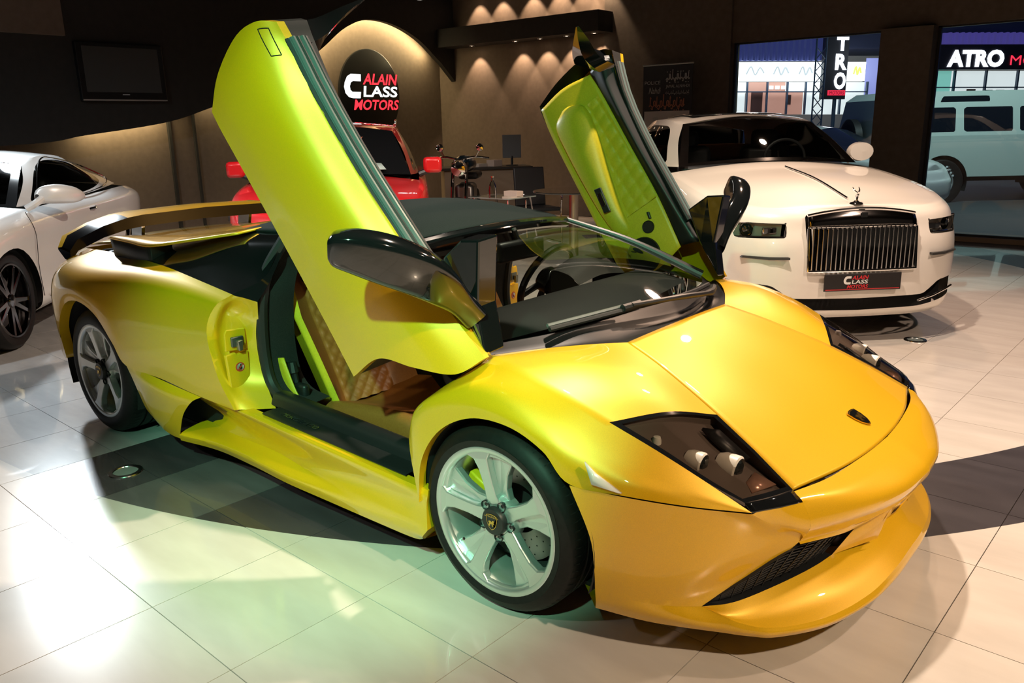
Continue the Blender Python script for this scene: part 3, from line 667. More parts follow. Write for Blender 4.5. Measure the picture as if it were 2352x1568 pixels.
# ---- jamb (door shut face)
J0 = QG[:, 0]
ji = cr([(.0, .842, .835), (-.045, .818, .75), (-.072, .808, .65), (-.070, .808, .55), (-.040, .812, .465), (.045, .835, .385)], 10)
ji = resamp(ji, len(J0)); jm = J0*.55+ji*.45; jm[:, 0] -= np.interp(np.linspace(0, 1, len(J0)), [0, .2, .8, 1], [.0, .045, .03, .0])
jm2 = J0*.80+ji*.20; jm2[:, 0] -= .012; jm2[:, 1] += .004
b = B().grid(cr(np.stack([J0, jm2, jm, ji]), 5))
jambs = both('door_jamb', b, YEL, car, out=(-1, .8, .6), ang=50)
for s_, jb in ((-1, jambs[0]), (1, jambs[1])):
    sg = lambda q: (q[0], q[1]*s_, q[2])
    fr = [(-.135, .948, .735), (-.150, .955, .70), (-.150, .955, .62)]
    # moulded panel, latch, warning sticker
    ax = Matrix(((0, s_*.30, .954), (s_*-.954*-1, 0, 0), (0, 1, 0))).to_4x4()
    def jmap(u, v, h): return (-.128+(-.10)*(u)+h*.95, s_*(.905+u), .60+v)
    B().prism([(-.055, -.175), (.035, -.165), (.045, .015), (.0, .02), (-.005, .012), (-.055, .02)], .012, .030, jmap).obj('jamb_pad', YEL, jb, bevel=.006, flat=True)
    B().prism([(-.052, .025), (.042, .03), (.040, .105), (.030, .122), (-.052, .115)], .018, .028, jmap).obj('jamb_plate', YEL, jb, bevel=.005, flat=True)
    B().prism([(-.035, .045), (.018, .045), (.018, .088), (-.035, .088)], .028, .040, jmap).obj('latch_plate', mat('grey_zinc', (.22, .24, .22), .35, metal=.9), jb, bevel=.004, flat=True)
    B().prism([(-.018, .030), (.000, .030), (.004, .075), (-.022, .075)], .040, .062, jmap).obj('latch_hook', mat('grey_zinc2', (.34, .33, .28), .3, metal=.9), jb, bevel=.004, flat=True)
    cz = [(.020*math.cos(t)-.012, .020*math.sin(t)-.045) for t in np.linspace(0, 2*math.pi, 24, endpoint=False)]
    B().prism(cz, .030, .0312, jmap).obj('warning_sticker', mat('sticker_red', (.55, .04, .02), .5), jb, flat=True)
    B().prism([(x*.78-.0026, y*.78-.0099) for x, y in cz], .0312, .0318, jmap).obj('sticker_face', mat('sticker_white', (.55, .65, .62), .5), jb, flat=True)
    B().prism([(-.020, -.054), (-.006, -.054), (-.006, -.043), (-.012, -.043), (-.012, -.033), (-.018, -.033)], .0318, .0322, jmap).obj('sticker_figure', BLKP, jb, flat=True)
    B().prism([(-.0265, -.033), (-.024, -.030), (.002, -.057), (-.001, -.060)], .0322, .0326, jmap).obj('sticker_bar', mat('sticker_red', (.55, .04, .02), .5), jb, flat=True)

# ---- side skirt and sill
X_ = [1.055, .95, .75, .45, .15, -.10, -.30, -.52]
def zt(x): return .345+(.95-x)*.047
top_in = [(x, .905, zt(x)+.004) for x in X_]; top = [(x, .938, zt(x)) for x in X_]; top2 = [(x, .944, zt(x)-.022) for x in X_]
fac = [(1.05, .945, .28), (.95, .937, .275), (.75, .928, .272), (.45, .918, .262), (.15, .890, .262), (-.10, .868, .265), (-.30, .845, .27), (-.52, .82, .27)]
crs = [(1.062, .958, .205), (.95, .950, .205), (.774, .944, .208), (.473, .928, .210), (.12, .878, .212), (-.10, .862, .205), (-.35, .850, .200), (-.56, .82, .20)]
flr = [(1.03, .952, .168), (.96, .945, .165), (.77, .944, .170), (.47, .945, .176), (.20, .940, .178), (-.08, .930, .180), (-.34, .932, .178), (-.56, .955, .172)]
bot = [(.99, .905, .128), (.955, .924, .128), (.77, .930, .130), (.47, .933, .132), (.226, .933, .132), (-.05, .918, .132), (-.32, .916, .132), (-.57, .956, .132)]
und = [(x, .70, .128) for x in X_]
b = B().grid(surf([top_in, top], 8, 2)).grid(surf([top, top2, fac, crs], 8, 5)).grid(surf([crs, flr, bot], 8, 4)).grid(surf([bot, und], 8, 2))
G0 = np.concatenate([surf([top, top2, fac, crs], 8, 5)[:, 0], surf([crs, flr, bot], 8, 4)[1:, 0]]); G1 = G0.copy(); G1[:, 1] -= .10; G1[:, 0] -= .015
b.grid(np.stack([G0, G1]))
both('side_skirt', b, YEL, car, out=(.3, .5, .2), ang=40)
# ---- rear brake-duct fairing ahead of the rear wheel
m0 = [(-.925, .998, .438), (-.72, .985, .427), (-.50, .978, .412), (-.30, .975, .402)]
m1 = [(-.915, .985, .38), (-.75, 1.000, .385), (-.54, 1.003, .378), (-.36, .990, .372)]
m2 = [(-.905, .968, .30), (-.78, .985, .30), (-.60, .992, .295), (-.455, .985, .295)]
m3 = [(-.872, .955, .215), (-.78, .968, .205), (-.64, .972, .195), (-.528, .970, .205)]
m4 = [(-.800, .940, .158), (-.74, .950, .145), (-.65, .953, .136), (-.575, .956, .140)]
FG = surf([m0, m1, m2, m3, m4], 6, 5)
b = B().grid(FG)
e0 = FG[:, 0]; e1 = e0.copy(); e1[:, 1] -= .06; b.grid(np.stack([e0, e1]))
e0 = FG[:, -1]; e1 = e0.copy(); e1[:, 1] -= .012; e1[:, 0] -= .02; b.grid(np.stack([e0, e1]))
both('duct_fairing', b, YEL, car, out=(-.7, .7, .3), ang=45)
db = B(); mo = FG[:, -1]; mi = mo.copy(); mi[:, 1] = .83; mi[:, 0] += .10; mi[:, 2] = np.clip(mi[:, 2], .17, .40)
bk = mi.copy(); bk[:, 0] -= .45
db.grid(np.stack([mo-np.array([.02, .012, 0]), mo-np.array([.30, .04, 0])])).grid(np.stack([mi, bk])).grid(np.stack([mo-np.array([.30, .04, 0]), bk]))
db.grid(np.stack([np.array([(-.30, .97, .40), (-.30, .83, .40)]), np.array([(-.8, .97, .42), (-.8, .83, .42)])]))
both('brake_duct', db, DARK, car)

# ---- floor pan / inner tub
b = B(); b.box((0.3, 0, .135), (3.1, 1.60, .015)); b.box((-1.3, 0, .5), (1.5, 1.1, .70)); b.box((1.62, 0, .36), (.60, 1.05, .34))
b.box((-.36, 0, .60), (.06, 1.36, .80))
b.obj('chassis_tub', CARP, car, flat=True)
# black sill plate and seal
def sil(xs, y, dz, ins=0): return [(x, y, zt(x)+dz) for x in xs]
xs = [.93, .6, .3, .08]
b = B().grid(surf([sil(xs, .918, .002), sil(xs, .918, .012), sil(xs, .84, .014)], 6, 3)); b.grid(surf([sil([.93, .93, .93, .93], .918, .0)], 2, 2)) if False else None
SP = both('sill_plate', b, BLKP, car, out=(.4, .6, 0))
for s_, o in ((-1, SP[0]), (1, SP[1])):
    t_ = text_mesh('MURCIELAGO', .036, extrude=.0008, shear=.25, align='CENTER')
    t_.v = [(.27-x_*s_*-1*(-1 if s_ < 0 else -1)*1.0 if False else .27+x_*(1 if s_ < 0 else -1)*1.0, s_*(.878+(-y_+.012)*1.0), zt(.27)+.0165-(x_*(1 if s_ < 0 else -1))*.047+z_) for x_, y_, z_ in t_.v]
    t_.obj('sill_lettering', mat('embossed_black', (.02, .02, .022), .18, coat=.6), o, flat=True)
xs2 = [1.02, .8, .5, .2, .02]
b = B().grid(surf([sil(xs2, .84, .010), sil(xs2, .825, .045), sil(xs2, .80, .058), sil(xs2, .765, .052), sil(xs2, .735, .02), sil(xs2, .72, -.10)], 6, 4))
both('inner_sill', b, BLKP, car, out=(.4, .5, 0))
# rear door seal: curved black frame from roof to sill
sp = cr([(.02, .700, 1.075), (-.035, .752, .96), (-.035, .795, .85), (-.060, .795, .72), (-.070, .790, .58), (-.045, .790, .475), (.03, .795, .420), (.16, .800, .405)], 8)
both('door_seal', B().tube(sp, .026, 10), RUB, car)
sp2 = sp.copy(); sp2[:, 1] -= .045; sp2[:, 0] += .012
b = B().grid(np.stack([sp, sp2, sp2+np.array([-.02, -.12, 0])]))
both('b_pillar_trim', b, CARP, car)

# ---- black rear buttress between shoulder and roof, deck, intake box, wing
r0 = [q0[0], q0[1], q0[2], q0[3], q0[5], q0[7]]
r1 = [(.0, .80, .93), (-.36, .80, .955), (-.65, .79, .955), (-.85, .78, .95), (-1.13, .755, .935), (-1.5, .72, .92)]
r2 = [(.02, .715, 1.055), (-.36, .70, 1.035), (-.65, .68, 1.01), (-.85, .67, .99), (-1.13, .66, .96), (-1.5, .65, .93)]
r3 = [(.0, .60, 1.10), (-.36, .58, 1.075), (-.65, .57, 1.045), (-.85, .56, 1.02), (-1.13, .56, .985), (-1.5, .56, .945)]
b = B().grid(surf([r0, r1, r2, r3], 8, 6))
both('rear_buttress', b, BLK, car, out=(-.6, .3, .5), ang=60)
jt = np.array([(.0, .842, .835), (-.06, .915, .872)]); 
b = B().grid(np.stack([cr([q0[0], r1[0], r2[0]], 6), cr([(.0, .842, .835), (.01, .775, .92), (.03, .70, 1.06)], 6)]))
both('pillar_edge', b, BLK, car)
deck = [[(-.42, .0, 1.10), (-.42, .30, 1.095), (-.40, .58, 1.072)], [(-.75, 0, 1.065), (-.75, .30, 1.06), (-.75, .565, 1.034)], [(-1.1, 0, 1.02), (-1.1, .30, 1.015), (-1.1, .56, .99)], [(-1.55, 0, .965), (-1.55, .30, .96), (-1.55, .56, .94)], [(-2.10, 0, .915), (-2.10, .30, .91), (-2.08, .60, .89)]]
fd = [[(x, -y, z) for x, y, z in r[:0:-1]]+r for r in deck]
b = B().grid(surf(fd, 6, 6)); b.obj('engine_cover', YEL, car, out=(-1, 0, .3), thick=.01)
for s_ in (-1, 1):
    sg = np.array([1, s_, 1.0]); g = part('side_air_intake', car)
    ob = np.array([[(-.89, .826, .880), (-.89, .826, .995)], [(-1.10, .822, .880), (-1.10, .824, 1.000)], [(-1.32, .800, .880), (-1.33, .812, 1.004)]])*sg
    B().grid(surf(ob, 2, 6)).grid(np.stack([ob[0], ob[0]+np.array([.02, -.10*s_, 0])])).obj('intake_flank', mat('dark_grey_plastic', (.035, .033, .034), .45), g, thick=.008)
    tp = np.array([[(-1.34, .815, 1.006), (-1.40, .60, .985)], [(-1.10, .828, 1.003), (-1.12, .60, 1.005)], [(-.885, .830, .998), (-.88, .60, 1.025)], [(-.62, .765, 1.035), (-.62, .57, 1.055)], [(-.34, .70, 1.078), (-.34, .57, 1.090)]])*sg
    B().grid(surf(tp, 3, 8)).obj('intake_lid', YEL, g, out=(-1, .5*s_, 0), thick=.010)
# wing
wg = part('rear_wing', car); g = []
def sec(y, z, xc, ch, th): return [(xc+ch*.5, y, z+.012), (xc+ch*.2, y, z+.022), (xc-ch*.15, y, z+.025), (xc-ch*.5, y, z+.018), (xc-ch*.5, y, z+.006), (xc-ch*.05, y, z-.030-th), (xc+ch*.44, y, z-.040-th)]
st_ = [(-.80, .875, -1.95, .16, .010), (-.76, .935, -1.95, .20, .012), (-.62, .995, -1.94, .22, .014), (-.485, 1.030, -1.93, .24, .015), (-.40, 1.040, -1.925, .25, .016), (0, 1.050, -1.92, .25, .016), (.40, 1.040, -1.925, .25, .016), (.485, 1.030, -1.93, .24, .015), (.62, .995, -1.94, .22, .014), (.76, .935, -1.95, .20, .012), (.80, .875, -1.95, .16, .010)]
secs = np.array([sec(*q) for q in st_])
wt_ = B().grid(secs[3:8, :4]).grid(secs[:4, 2:4]).grid(secs[7:, 2:4]); wt_.obj('wing_top', YEL, wg, out=(-1.93, 0, .5), ang=60)
WBK = mat('wing_black', (.005, .005, .006), .18, spec=.35)
for sl in (secs[:4, :3], secs[7:, :3]): B().grid(sl).obj('wing_end', WBK, wg, ang=60)
B().grid(np.concatenate([secs[:, 3:], secs[:, :1]], 1)).obj('wing_underside', mat('wing_black', (.005, .005, .006), .18, spec=.35), wg, ang=60)
for s_ in (-1, 1): B().prism([(-.06, 0), (.06, 0), (.10, .13), (-.03, .13)], .36*s_-.01, .36*s_+.01, lambda a, q, h: (-1.98+a, h, .90+q)).obj('wing_strut', BLK, wg, flat=True)

# ---- soft top
top_g = [[(.575, 0, 1.108), (.565, .28, 1.100), (.535, .50, 1.080)], [(.42, 0, 1.140), (.41, .30, 1.130), (.39, .565, 1.090)], [(.15, 0, 1.168), (.15, .34, 1.158), (.14, .625, 1.098)], [(-.18, 0, 1.160), (-.18, .36, 1.150), (-.18, .62, 1.090)], [(-.46, 0, 1.105), (-.46, .36, 1.100), (-.46, .58, 1.075)]]
ftp = [[(x, -y, z) for x, y, z in r[:0:-1]]+r for r in top_g]
B().grid(surf(ftp, 8, 8)).obj('soft_top', FABR, car, out=(0, 0, .5), thick=.014)
# ---- windscreen, header, pillars, cowl
hd = [(.565, -.505, 1.070), (.60, -.28, 1.090), (.612, 0, 1.098), (.60, .28, 1.090), (.565, .505, 1.070)]
gb = [(1.165, -.748, .822), (1.300, -.45, .838), (1.345, 0, .844), (1.300, .45, .838), (1.165, .748, .822)]
gm = [((a[0]+c[0])/2, (a[1]+c[1])/2, (a[2]+c[2])/2+.022) for a, c in zip(hd, gb)]
wsg = surf([hd, gm, gb], 8, 8)
B().grid(wsg).obj('windscreen', GLS, car)
B().tube(cr(hd, 8)+np.array([-.005, 0, -.012]), .026, 10).obj('windscreen_header', BLK, car)
for s_ in (-1, 1):
    pl_ = wsg[:, 0 if s_ < 0 else -1]
    B().tube(pl_, np.linspace(.012, .022, len(pl_)), 10).obj('a_pillar', BLKP, car)
co = [(Ap[0], -Ap[1], Ap[2])] + [(1.40, -.50, .803), (1.463, -.369, .791), (1.466, 0, .797), (1.463, .369, .791), (1.40, .50, .803), Ap]
gb7 = resamp(cr(gb, 8), 49); co7 = resamp(np.concatenate([cr(np.array(co)[:3], 8), cr(np.array(co)[2:5], 8)[1:], cr(np.array(co)[4:], 8)[1:]]), 49)
cow = np.stack([co7+np.array([0, 0, -.004]), co7*.6+gb7*.4+np.array([0, 0, -.018]), gb7+np.array([0, 0, -.004])])
B().grid(cr(cow, 4)).obj('cowl', mat('satin_black', (.005, .005, .006), .42, spec=.25), car, out=(1, 0, 0))
# wiper
wp = part('windscreen_wiper', car)
wb0 = np.array([(1.275, -.57, .850), (1.355, -.20, .862), (1.395, .15, .862), (1.36, .40, .855)])
B().tube(cr(wb0, 10)+np.array([.012, 0, .002]), .009, 6).obj('wiper_blade', RUB, wp)
B().tube(cr([(1.375, -.20, .878), (1.435, .05, .872), (1.425, .30, .845), (1.36, .47, .830)], 8), [.010]*8+[.011]*8+[.015]*8+[.017], 8).obj('wiper_arm', BLKP, wp)
B().tube([(1.362, -.24, .872), (1.378, -.15, .876)], .014, 8).obj('wiper_hinge', BLKP, wp)
B().tube(cr([(1.27, -.56, .860), (1.345, -.22, .873)], 10), .007, 6).obj('wiper_rib', mat('grey_rib', (.12, .12, .12), .3), wp)

# ---- cabin
cab = part('cabin', car)
# dashboard
ds = [[(1.12, -.68, .80), (1.24, 0, .82), (1.12, .68, .80)], [(.98, -.70, .825), (1.05, 0, .845), (.98, .70, .825)], [(.82, -.70, .815), (.86, 0, .83), (.82, .70, .815)], [(.78, -.70, .72), (.80, 0, .72), (.78, .70, .72)], [(.92, -.70, .58), (.92, 0, .58), (.92, .70, .58)]]
B().grid(surf(ds, 8, 5)).obj('dashboard', mat('dash_black', (.012, .012, .012), .6), cab)
b = B().grid(surf([[(.93, -.72, .60), (.93, .72, .60)], [(.98, -.72, .45), (.98, .72, .45)], [(1.10, -.72, .25), (1.10, .72, .25)]], 6, 5)); b.obj('lower_dash', TAN, cab)
b = B(); bn = [[(.86, .20, .83), (.86, .38, .85), (.86, .57, .83)], [(.80, .20, .87), (.80, .38, .905), (.80, .57, .87)], [(.70, .21, .875), (.70, .38, .915), (.70, .56, .875)], [(.69, .22, .80), (.69, .38, .80), (.69, .55, .80)]]
b.grid(surf(bn, 8, 6)).grid(np.stack([np.array(bn)[:, 0], np.array(bn)[:, 0]*[1, 1, 0]+[0, 0, .75]])).grid(np.stack([np.array(bn)[:, -1], np.array(bn)[:, -1]*[1, 1, 0]+[0, 0, .75]])).obj('instrument_binnacle', mat('binnacle_black', (.018, .016, .014), .7), cab)
# steering wheel
ax = Vector((-.90, 0, .43)).normalized(); Mw = Matrix.Translation((.545, .38, .795)) @ ax.to_track_quat('Z', 'Y').to_matrix().to_4x4()
ring = [tuple(Mw @ Vector((.178*math.cos(t), .178*math.sin(t), 0))) for t in np.linspace(0, 2*math.pi, 49)]
sw = part('steering_wheel', cab) if False else cab
B().tube(ring, .017, 10, caps=False).obj('steering_wheel_rim', mat('leather_black', (.010, .012, .012), .3), cab)
B().lathe([(.0005, .03), (.05, .028), (.065, .01), (.06, -.04)], 24).xf(Mw).obj('steering_boss', mat('leather_black', (.010, .012, .012), .3), cab)
for a in (200, 340, 270):
    t = math.radians(a); B().tube([tuple(Mw @ Vector((.04*math.cos(t), .04*math.sin(t), .0))), tuple(Mw @ Vector((.172*math.cos(t), .172*math.sin(t), 0)))], .016, 8).obj('steering_spoke', mat('leather_black', (.010, .012, .012), .3), cab)
B().tube([tuple(Mw @ Vector((0, 0, -.03))), tuple(Mw @ Vector((0, 0, -.26)))], .045, 12).obj('steering_column', BLKP, cab)
# rear-view mirror and sun visor
B().box((.70, -.01, 1.00), (.05, .30, .085)).obj('rear_view_mirror', BLKP, cab, bevel=.018, flat=False)
B().tube([(.69, 0, 1.03), (.66, 0, 1.085)], .012, 8).obj('mirror_stem', BLKP, cab)
# tunnel
B().box((.35, 0, .40), (1.2, .22, .36)).obj('centre_tunnel', BLKP, cab, bevel=.03)
# seats
def seat(yc):
    s = part('seat', car)
    cb = [[(x, -.285, .24), (x, -.28, z-.03), (x-.01, -.24, z+.015), (x-.02, -.17, z-.01), (x-.03, 0, z-.045), (x-.02, .17, z-.01), (x-.01, .24, z+.015), (x, .28, z-.03), (x, .285, .24)] for x, z in ((.74, .30), (.70, .375), (.58, .40), (.35, .385), (.10, .355), (.02, .35))]
    G = surf(cb, 8, 6); G[..., 1] += yc
    bb = B().grid(G); e = [G[0], G[:, 0], G[:, -1]]
    for c in e: d = c.copy(); d[:, 2] = .20; bb.grid(np.stack([c, d]))
    bb.obj('seat_cushion', TAN, s, ang=50)
    # quilted backrest with side bolsters
    nx, nz = 60, 84; V = np.zeros((nz+1, nx+1, 3))
    for i in range(nz+1):
        v = i/nz; hw = .250-.06*max(0, v-.62)/.38-.02*(1-v)
        for j in range(nx+1):
            u = j/nx*2-1; y = u*hw; s_ = v*.72
            depth = .095*max(0, abs(u)-.58)**1.3*3.2*(1-.5*v)
            a, c = (y+s_)/.062, (y-s_)/.062
            qx = abs(math.sin(math.pi*a)*math.sin(math.pi*c))
            qd = .010*(qx**.45) if abs(u) < .60 else 0
            x = .10-.42*s_-.04*v*v+depth+qd; z = .330+s_*.88
            V[i, j] = (x, yc+y, z)
    V[..., 0] -= .0
    bb = B().grid(V); 
    bb.obj('seat_back', TAN, s, ang=80)
    for sd in (0, -1):
        c = V[:, sd]; d = c.copy(); d[:, 0] -= .075; d[:, 1] += (.010 if sd == 0 else -.010); d2 = d.copy(); d2[:, 0] -= .05; d2[:, 1] += (.06 if sd == 0 else -.06)
        B().grid(cr(np.stack([c, c*.5+d*.5+np.array([0, (-.018 if sd == 0 else .018), 0]), d, d2]), 4)).obj('seat_side', YLEA, s, ang=70)
    bk = V[:, ::6].copy(); bk[..., 0] -= .12; B().grid(bk).obj('seat_shell', YLEA, s)
    tb = V[-1].copy(); t2 = tb.copy(); t2[:, 0] -= .12; B().grid(np.stack([tb, tb*.5+t2*.5+np.array([0, 0, .03]), t2])).obj('seat_top', TAN, s)
    B().box((-.165, yc, .865), (.05, .26, .045)).obj('harness_slot', BLKP, s, bevel=.012)
    return s
seat(-.37); seat(.37)
# belt buckle stalk between seat and sill
bk_ = part('belt_buckle', car)
B().tube([(.045, -.700, .39), (.01, -.700, .45), (.0, -.700, .50)], .014, 8).obj('buckle_stalk', BLKP, bk_)
B().box((.045, -.700, .415), (.08, .035, .09)).obj('buckle_body', BLKP, bk_, bevel=.012)
B().tube([(-.003, -.700, .50), (-.010, -.700, .545)], [.024, .019], 10).obj('buckle_knob', BLKP, bk_)
b = B().grid(surf([[(-.13, -.735, .55), (-.02, -.735, .57)], [(-.11, -.735, .47), (.04, -.735, .45)], [(-.03, -.735, .41), (.08, -.735, .40)]], 4, 4)); b.obj('yellow_side_trim', YLEA, bk_, thick=.006)
# footwell black panel
B().lathe([(.0005, .012), (.10, .010), (.115, 0)], 28).xf(Matrix.Translation((.88, -.60, .50)) @ Euler((0, -1.2, .3)).to_matrix().to_4x4()).obj('footwell_speaker', BLKP, cab)
# ================================================================== scissor doors of the sports car
Hd = Vector((1.15, -.80, .62)); wv = Vector((.139, .933, -.011)); tv = Vector((-.094, -.026, .119))
DM = Matrix.Translation(Hd+tv) @ Matrix.Rotation(wv.length, 4, wv.normalized()) @ Matrix.Translation(-Hd)
def dcut(rows, **k): return surf(rows, **k)
fe = [(1.205, .798, .815), (1.150, .880, .722), (1.085, .922, .648), (1.035, .946, .590), (1.008, .956, .525), (.996, .958, .435), (.995, .960, .345)]
FE = cr(fe, 8)
rows = []
belt = [(1.205, .798, .815), (.95, .830, .808), (.70, .848, .808), (.45, .858, .808), (.20, .868, .826), (.03, .882, .862), (-.045, .897, .885)]
k1 = [(1.198, .872, .735), (.93, .905, .750), (.68, .920, .752), (.44, .930, .754), (.18, .938, .770), (-.01, .942, .806), (-.085, .938, .842)]
k2 = [(1.108, .928, .640), (.88, .944, .670), (.66, .952, .680), (.42, .960, .690), (.15, .967, .700), (-.04, .968, .715), (-.118, .960, .735)]
k3 = [(1.012, .955, .530), (.83, .964, .530), (.62, .968, .530), (.38, .972, .532), (.13, .976, .536), (-.04, .977, .538), (-.112, .976, .560)]
k4 = [(.995, .960, .345), (.80, .963, .362), (.58, .965, .374), (.34, .966, .382), (.11, .968, .388), (-.01, .972, .396), (-.075, .975, .408)]
DS = surf([belt, k1, k2, k3, k4], 8, 10)
def door_parts(near):
    d = part('scissor_door', car)
    sgn = -1 if near else 1
    def fin(bb):
        bb.mirror()                    # now near side in closed position
        bb.xf(DM)
        if not near: bb.mirror()
        return bb
    o_ = (.6, -.4, 1.1) if near else (.6, .4, 1.1)
    b = B().grid(DS)
    for ed in (DS[0], DS[-1], DS[:, 0], DS[:, -1]):
        e1 = ed.copy(); e1[:, 1] -= .028; b.grid(np.stack([ed, e1]))
    skin = fin(b).obj('door_skin', YEL, d, out=o_, ang=40)
    # flush handle seam
    hp = [(-.012, .8665, .0), (.03, 0, 0)]
    def hs(u, v):                        # u along belt (X), v across
        i = v*DS.shape[0]; j = u
        return None
    def ds(u, v):
        fi, fj = v*(DS.shape[0]-1), u*(DS.shape[1]-1); i, j = int(min(fi, DS.shape[0]-2)), int(min(fj, DS.shape[1]-2)); a, c = fi-i, fj-j
        return (1-a)*((1-c)*DS[i, j]+c*DS[i, j+1])+a*((1-c)*DS[i+1, j]+c*DS[i+1, j+1])
    loop = [(.80, .10), (.80, .19), (.945, .235), (.945, .12), (.80, .10)]
    pts = []
    for (a0, b0), (a1, b1) in zip(loop[:-1], loop[1:]):
        for t in np.linspace(0, 1, 8, endpoint=False): pts.append(ds(a0+(a1-a0)*t, b0+(b1-b0)*t)+np.array([0, .0005, .0005]))
    pts.append(pts[0]); fin(B().tube(pts, .0018, 5, caps=False)).obj('handle_seam', DARK, skin)
    # belt rails (rubber + metal), window glass slot
    bl = DS[0, 8*1+2:-5].copy()
    a0 = bl+np.array([0, -.028, .0]); r = []
    for k, (dy, dz, m_) in enumerate([(-.008, -.010, RUB), (-.024, -.002, mat('belt_metal', (.16, .22, .22), .3, metal=.6)), (-.042, -.004, RUB), (-.058, -.002, mat('belt_metal', (.16, .22, .22), .3, metal=.6)), (-.072, -.006, RUB)]):
        fin(B().tube(bl[::4]+np.array([0, dy, dz]), .013, 8)).obj('belt_rail', m_, d)
    # door core (black) and inner panel
    inn = DS.copy(); core = B()
    IN = DS.copy(); IN[..., 1] = .775+.03*(IN[..., 2]-.6)
    
    for ed, e2 in ((DS[0], IN[0]), (DS[-1], IN[-1]), (DS[:, 0], IN[:, 0]), (DS[:, -1], IN[:, -1])):
        e1 = ed.copy(); e1[:, 1] -= .028; core.grid(np.stack([e1, e2]))
    fin(core).obj('door_frame', BLKP, d)
    # inner panel: lower yellow leather area and upper black trim
    zz = lambda x: .845+.02*(1-x)
    def PX(x, z, off=0): return (x, .772+.03*(z-.6)-off, z)
    low = [[PX(.97, .700), PX(.70, .725), PX(.40, .730), PX(.10, .735), PX(-.02, .73)], [PX(1.00, .55, .004), PX(.70, .56, .008), PX(.40, .56, .01), PX(.10, .565, .008), PX(-.06, .57)], [PX(.985, .365), PX(.70, .372), PX(.40, .38), PX(.10, .39), PX(-.05, .41)]]
    pan = fin(B().grid(surf(low, 8, 8))).obj('door_card', YLEA, d, out=(o_[0], -o_[1]*3, o_[2]) if False else None, thick=.004)
    up = [[PX(1.00, .80, -.01), PX(.75, .800, -.01), PX(.45, .800, -.01), PX(.15, .82, -.01), PX(-.03, .87, -.01)], [PX(.99, .77, .015), PX(.72, .77, .025), PX(.42, .77, .03), PX(.12, .785, .03), PX(-.05, .82, .015)], [PX(.965, .702, .0), PX(.70, .727, .004), PX(.40, .732, .006), PX(.10, .737, .004), PX(-.03, .735)]]
    fin(B().grid(surf(up, 8, 8))).obj('door_upper_trim', BLKP, d, thick=.004)
    # armrest
    ar = []
    for x, z0, z1, dp in ((.20-.16, .50, .56, .02), (.10, .445, .63, .06), (.25, .435, .625, .075), (.45, .43, .58, .07), (.62, .43, .545, .055), (.74, .44, .53, .03), (.78, .46, .51, .005)):
        ar.append([PX(x, z1, -.004), PX(x, z1-.01, dp*.7), PX(x, (z0+z1)/2, dp), PX(x, z0+.01, dp*.7), PX(x, z0, -.004)])
    fin(B().grid(surf(ar, 6, 6))).obj('armrest', YLEA, d, ang=60)
    # quilted insert
    nx, nz = 72, 20; V = np.zeros((nz+1, nx+1, 3))
    for i in range(nz+1):
        for j in range(nx+1):
            x = .10+.60*j/nx; z0 = np.interp(x, [.10, .40, .70], [.63, .60, .545]); z = z0+(.722-z0)*i/nz
            a, c = (x+.25*z)/.062, (z-.05*x)/.058
            V[i, j] = PX(x, z, .010+.009*abs(math.sin(math.pi*a)*math.sin(math.pi*c))**.4)
    fin(B().grid(V)).obj('quilted_panel', YLEA, d, ang=80)
    # switch, pull, tweeter, speaker
    fin(B().prism([(.50, .482), (.63, .470), (.64, .505), (.51, .520)], 0, .012, lambda a, q, h: PX(a, q, .062+h))).obj('switch_plate', BLKP, d, bevel=.004, flat=True)
    fin(B().prism([(.53, .487), (.60, .480), (.605, .503), (.535, .510)], .012, .018, lambda a, q, h: PX(a, q, .062+h))).obj('door_pull', CHR, d, bevel=.004, flat=True)
    for nm, x, z, r in (('tweeter', .80, .610, .030), ('door_speaker', .905, .520, .085), ('lower_tweeter', .985, .43, .022)):
        f = lambda a, rr, h, x=x, z=z: PX(x+rr*math.cos(a), z+rr*math.sin(a), h)
        fin(B().lathe([(.0005, .012), (r*.9, .012), (r, .016), (r*1.05, .010), (r*1.06, -.004)], 36, f)).obj(nm, BLKP, d, ang=50)
    fin(B().prism([(.735, .640), (.77, .634), (.775, .645), (.74, .652)], 0, .02, lambda a, q, h: PX(a, q, h))).obj('release_button', BLKP, d, bevel=.003, flat=True)
    # sail (triangular black piece by the A pillar)
    sl = [(1.200, .775, .810), (1.06, .765, .880), (.905, .755, 1.030), (.862, .755, .960), (.862, .760, .850), (1.02, .775, .815)]
    sb = B(); n = len(sl); V = [(x, y+.012, z) for x, y, z in sl]+[(x, y-.075, z) for x, y, z in sl]
    sb.raw(V, [tuple(range(n)), tuple(range(n, 2*n))]+[(i, (i+1) % n, n+(i+1) % n, n+i) for i in range(n)])
    fin(sb).obj('mirror_sail', BLK, d, flat=True, bevel=.008)
    # rear window fin
    fq = np.array([[(.03, .80, .865), (-.085, .81, .835), (-.105, .74, .70), (.02, .74, .79)], [(-.02, .70, .845), (-.100, .70, .825), (-.115, .665, .745), (-.05, .665, .785)], [(-.075, .60, .875), (-.112, .60, .86), (-.118, .585, .815), (-.09, .585, .83)], [(-.112, .512, .897), (-.118, .512, .893), (-.118, .508, .885), (-.113, .508, .888)]])
    sb = B().grid(cr(fq, 3), closeu=True); sb.poly(fq[-1])
    fin(sb).obj('window_fin', BLK, d, ang=30)
    # mirror: arm + housing, lofted sections (centre, half-height dir, half-depth dir)
    secs_ = []
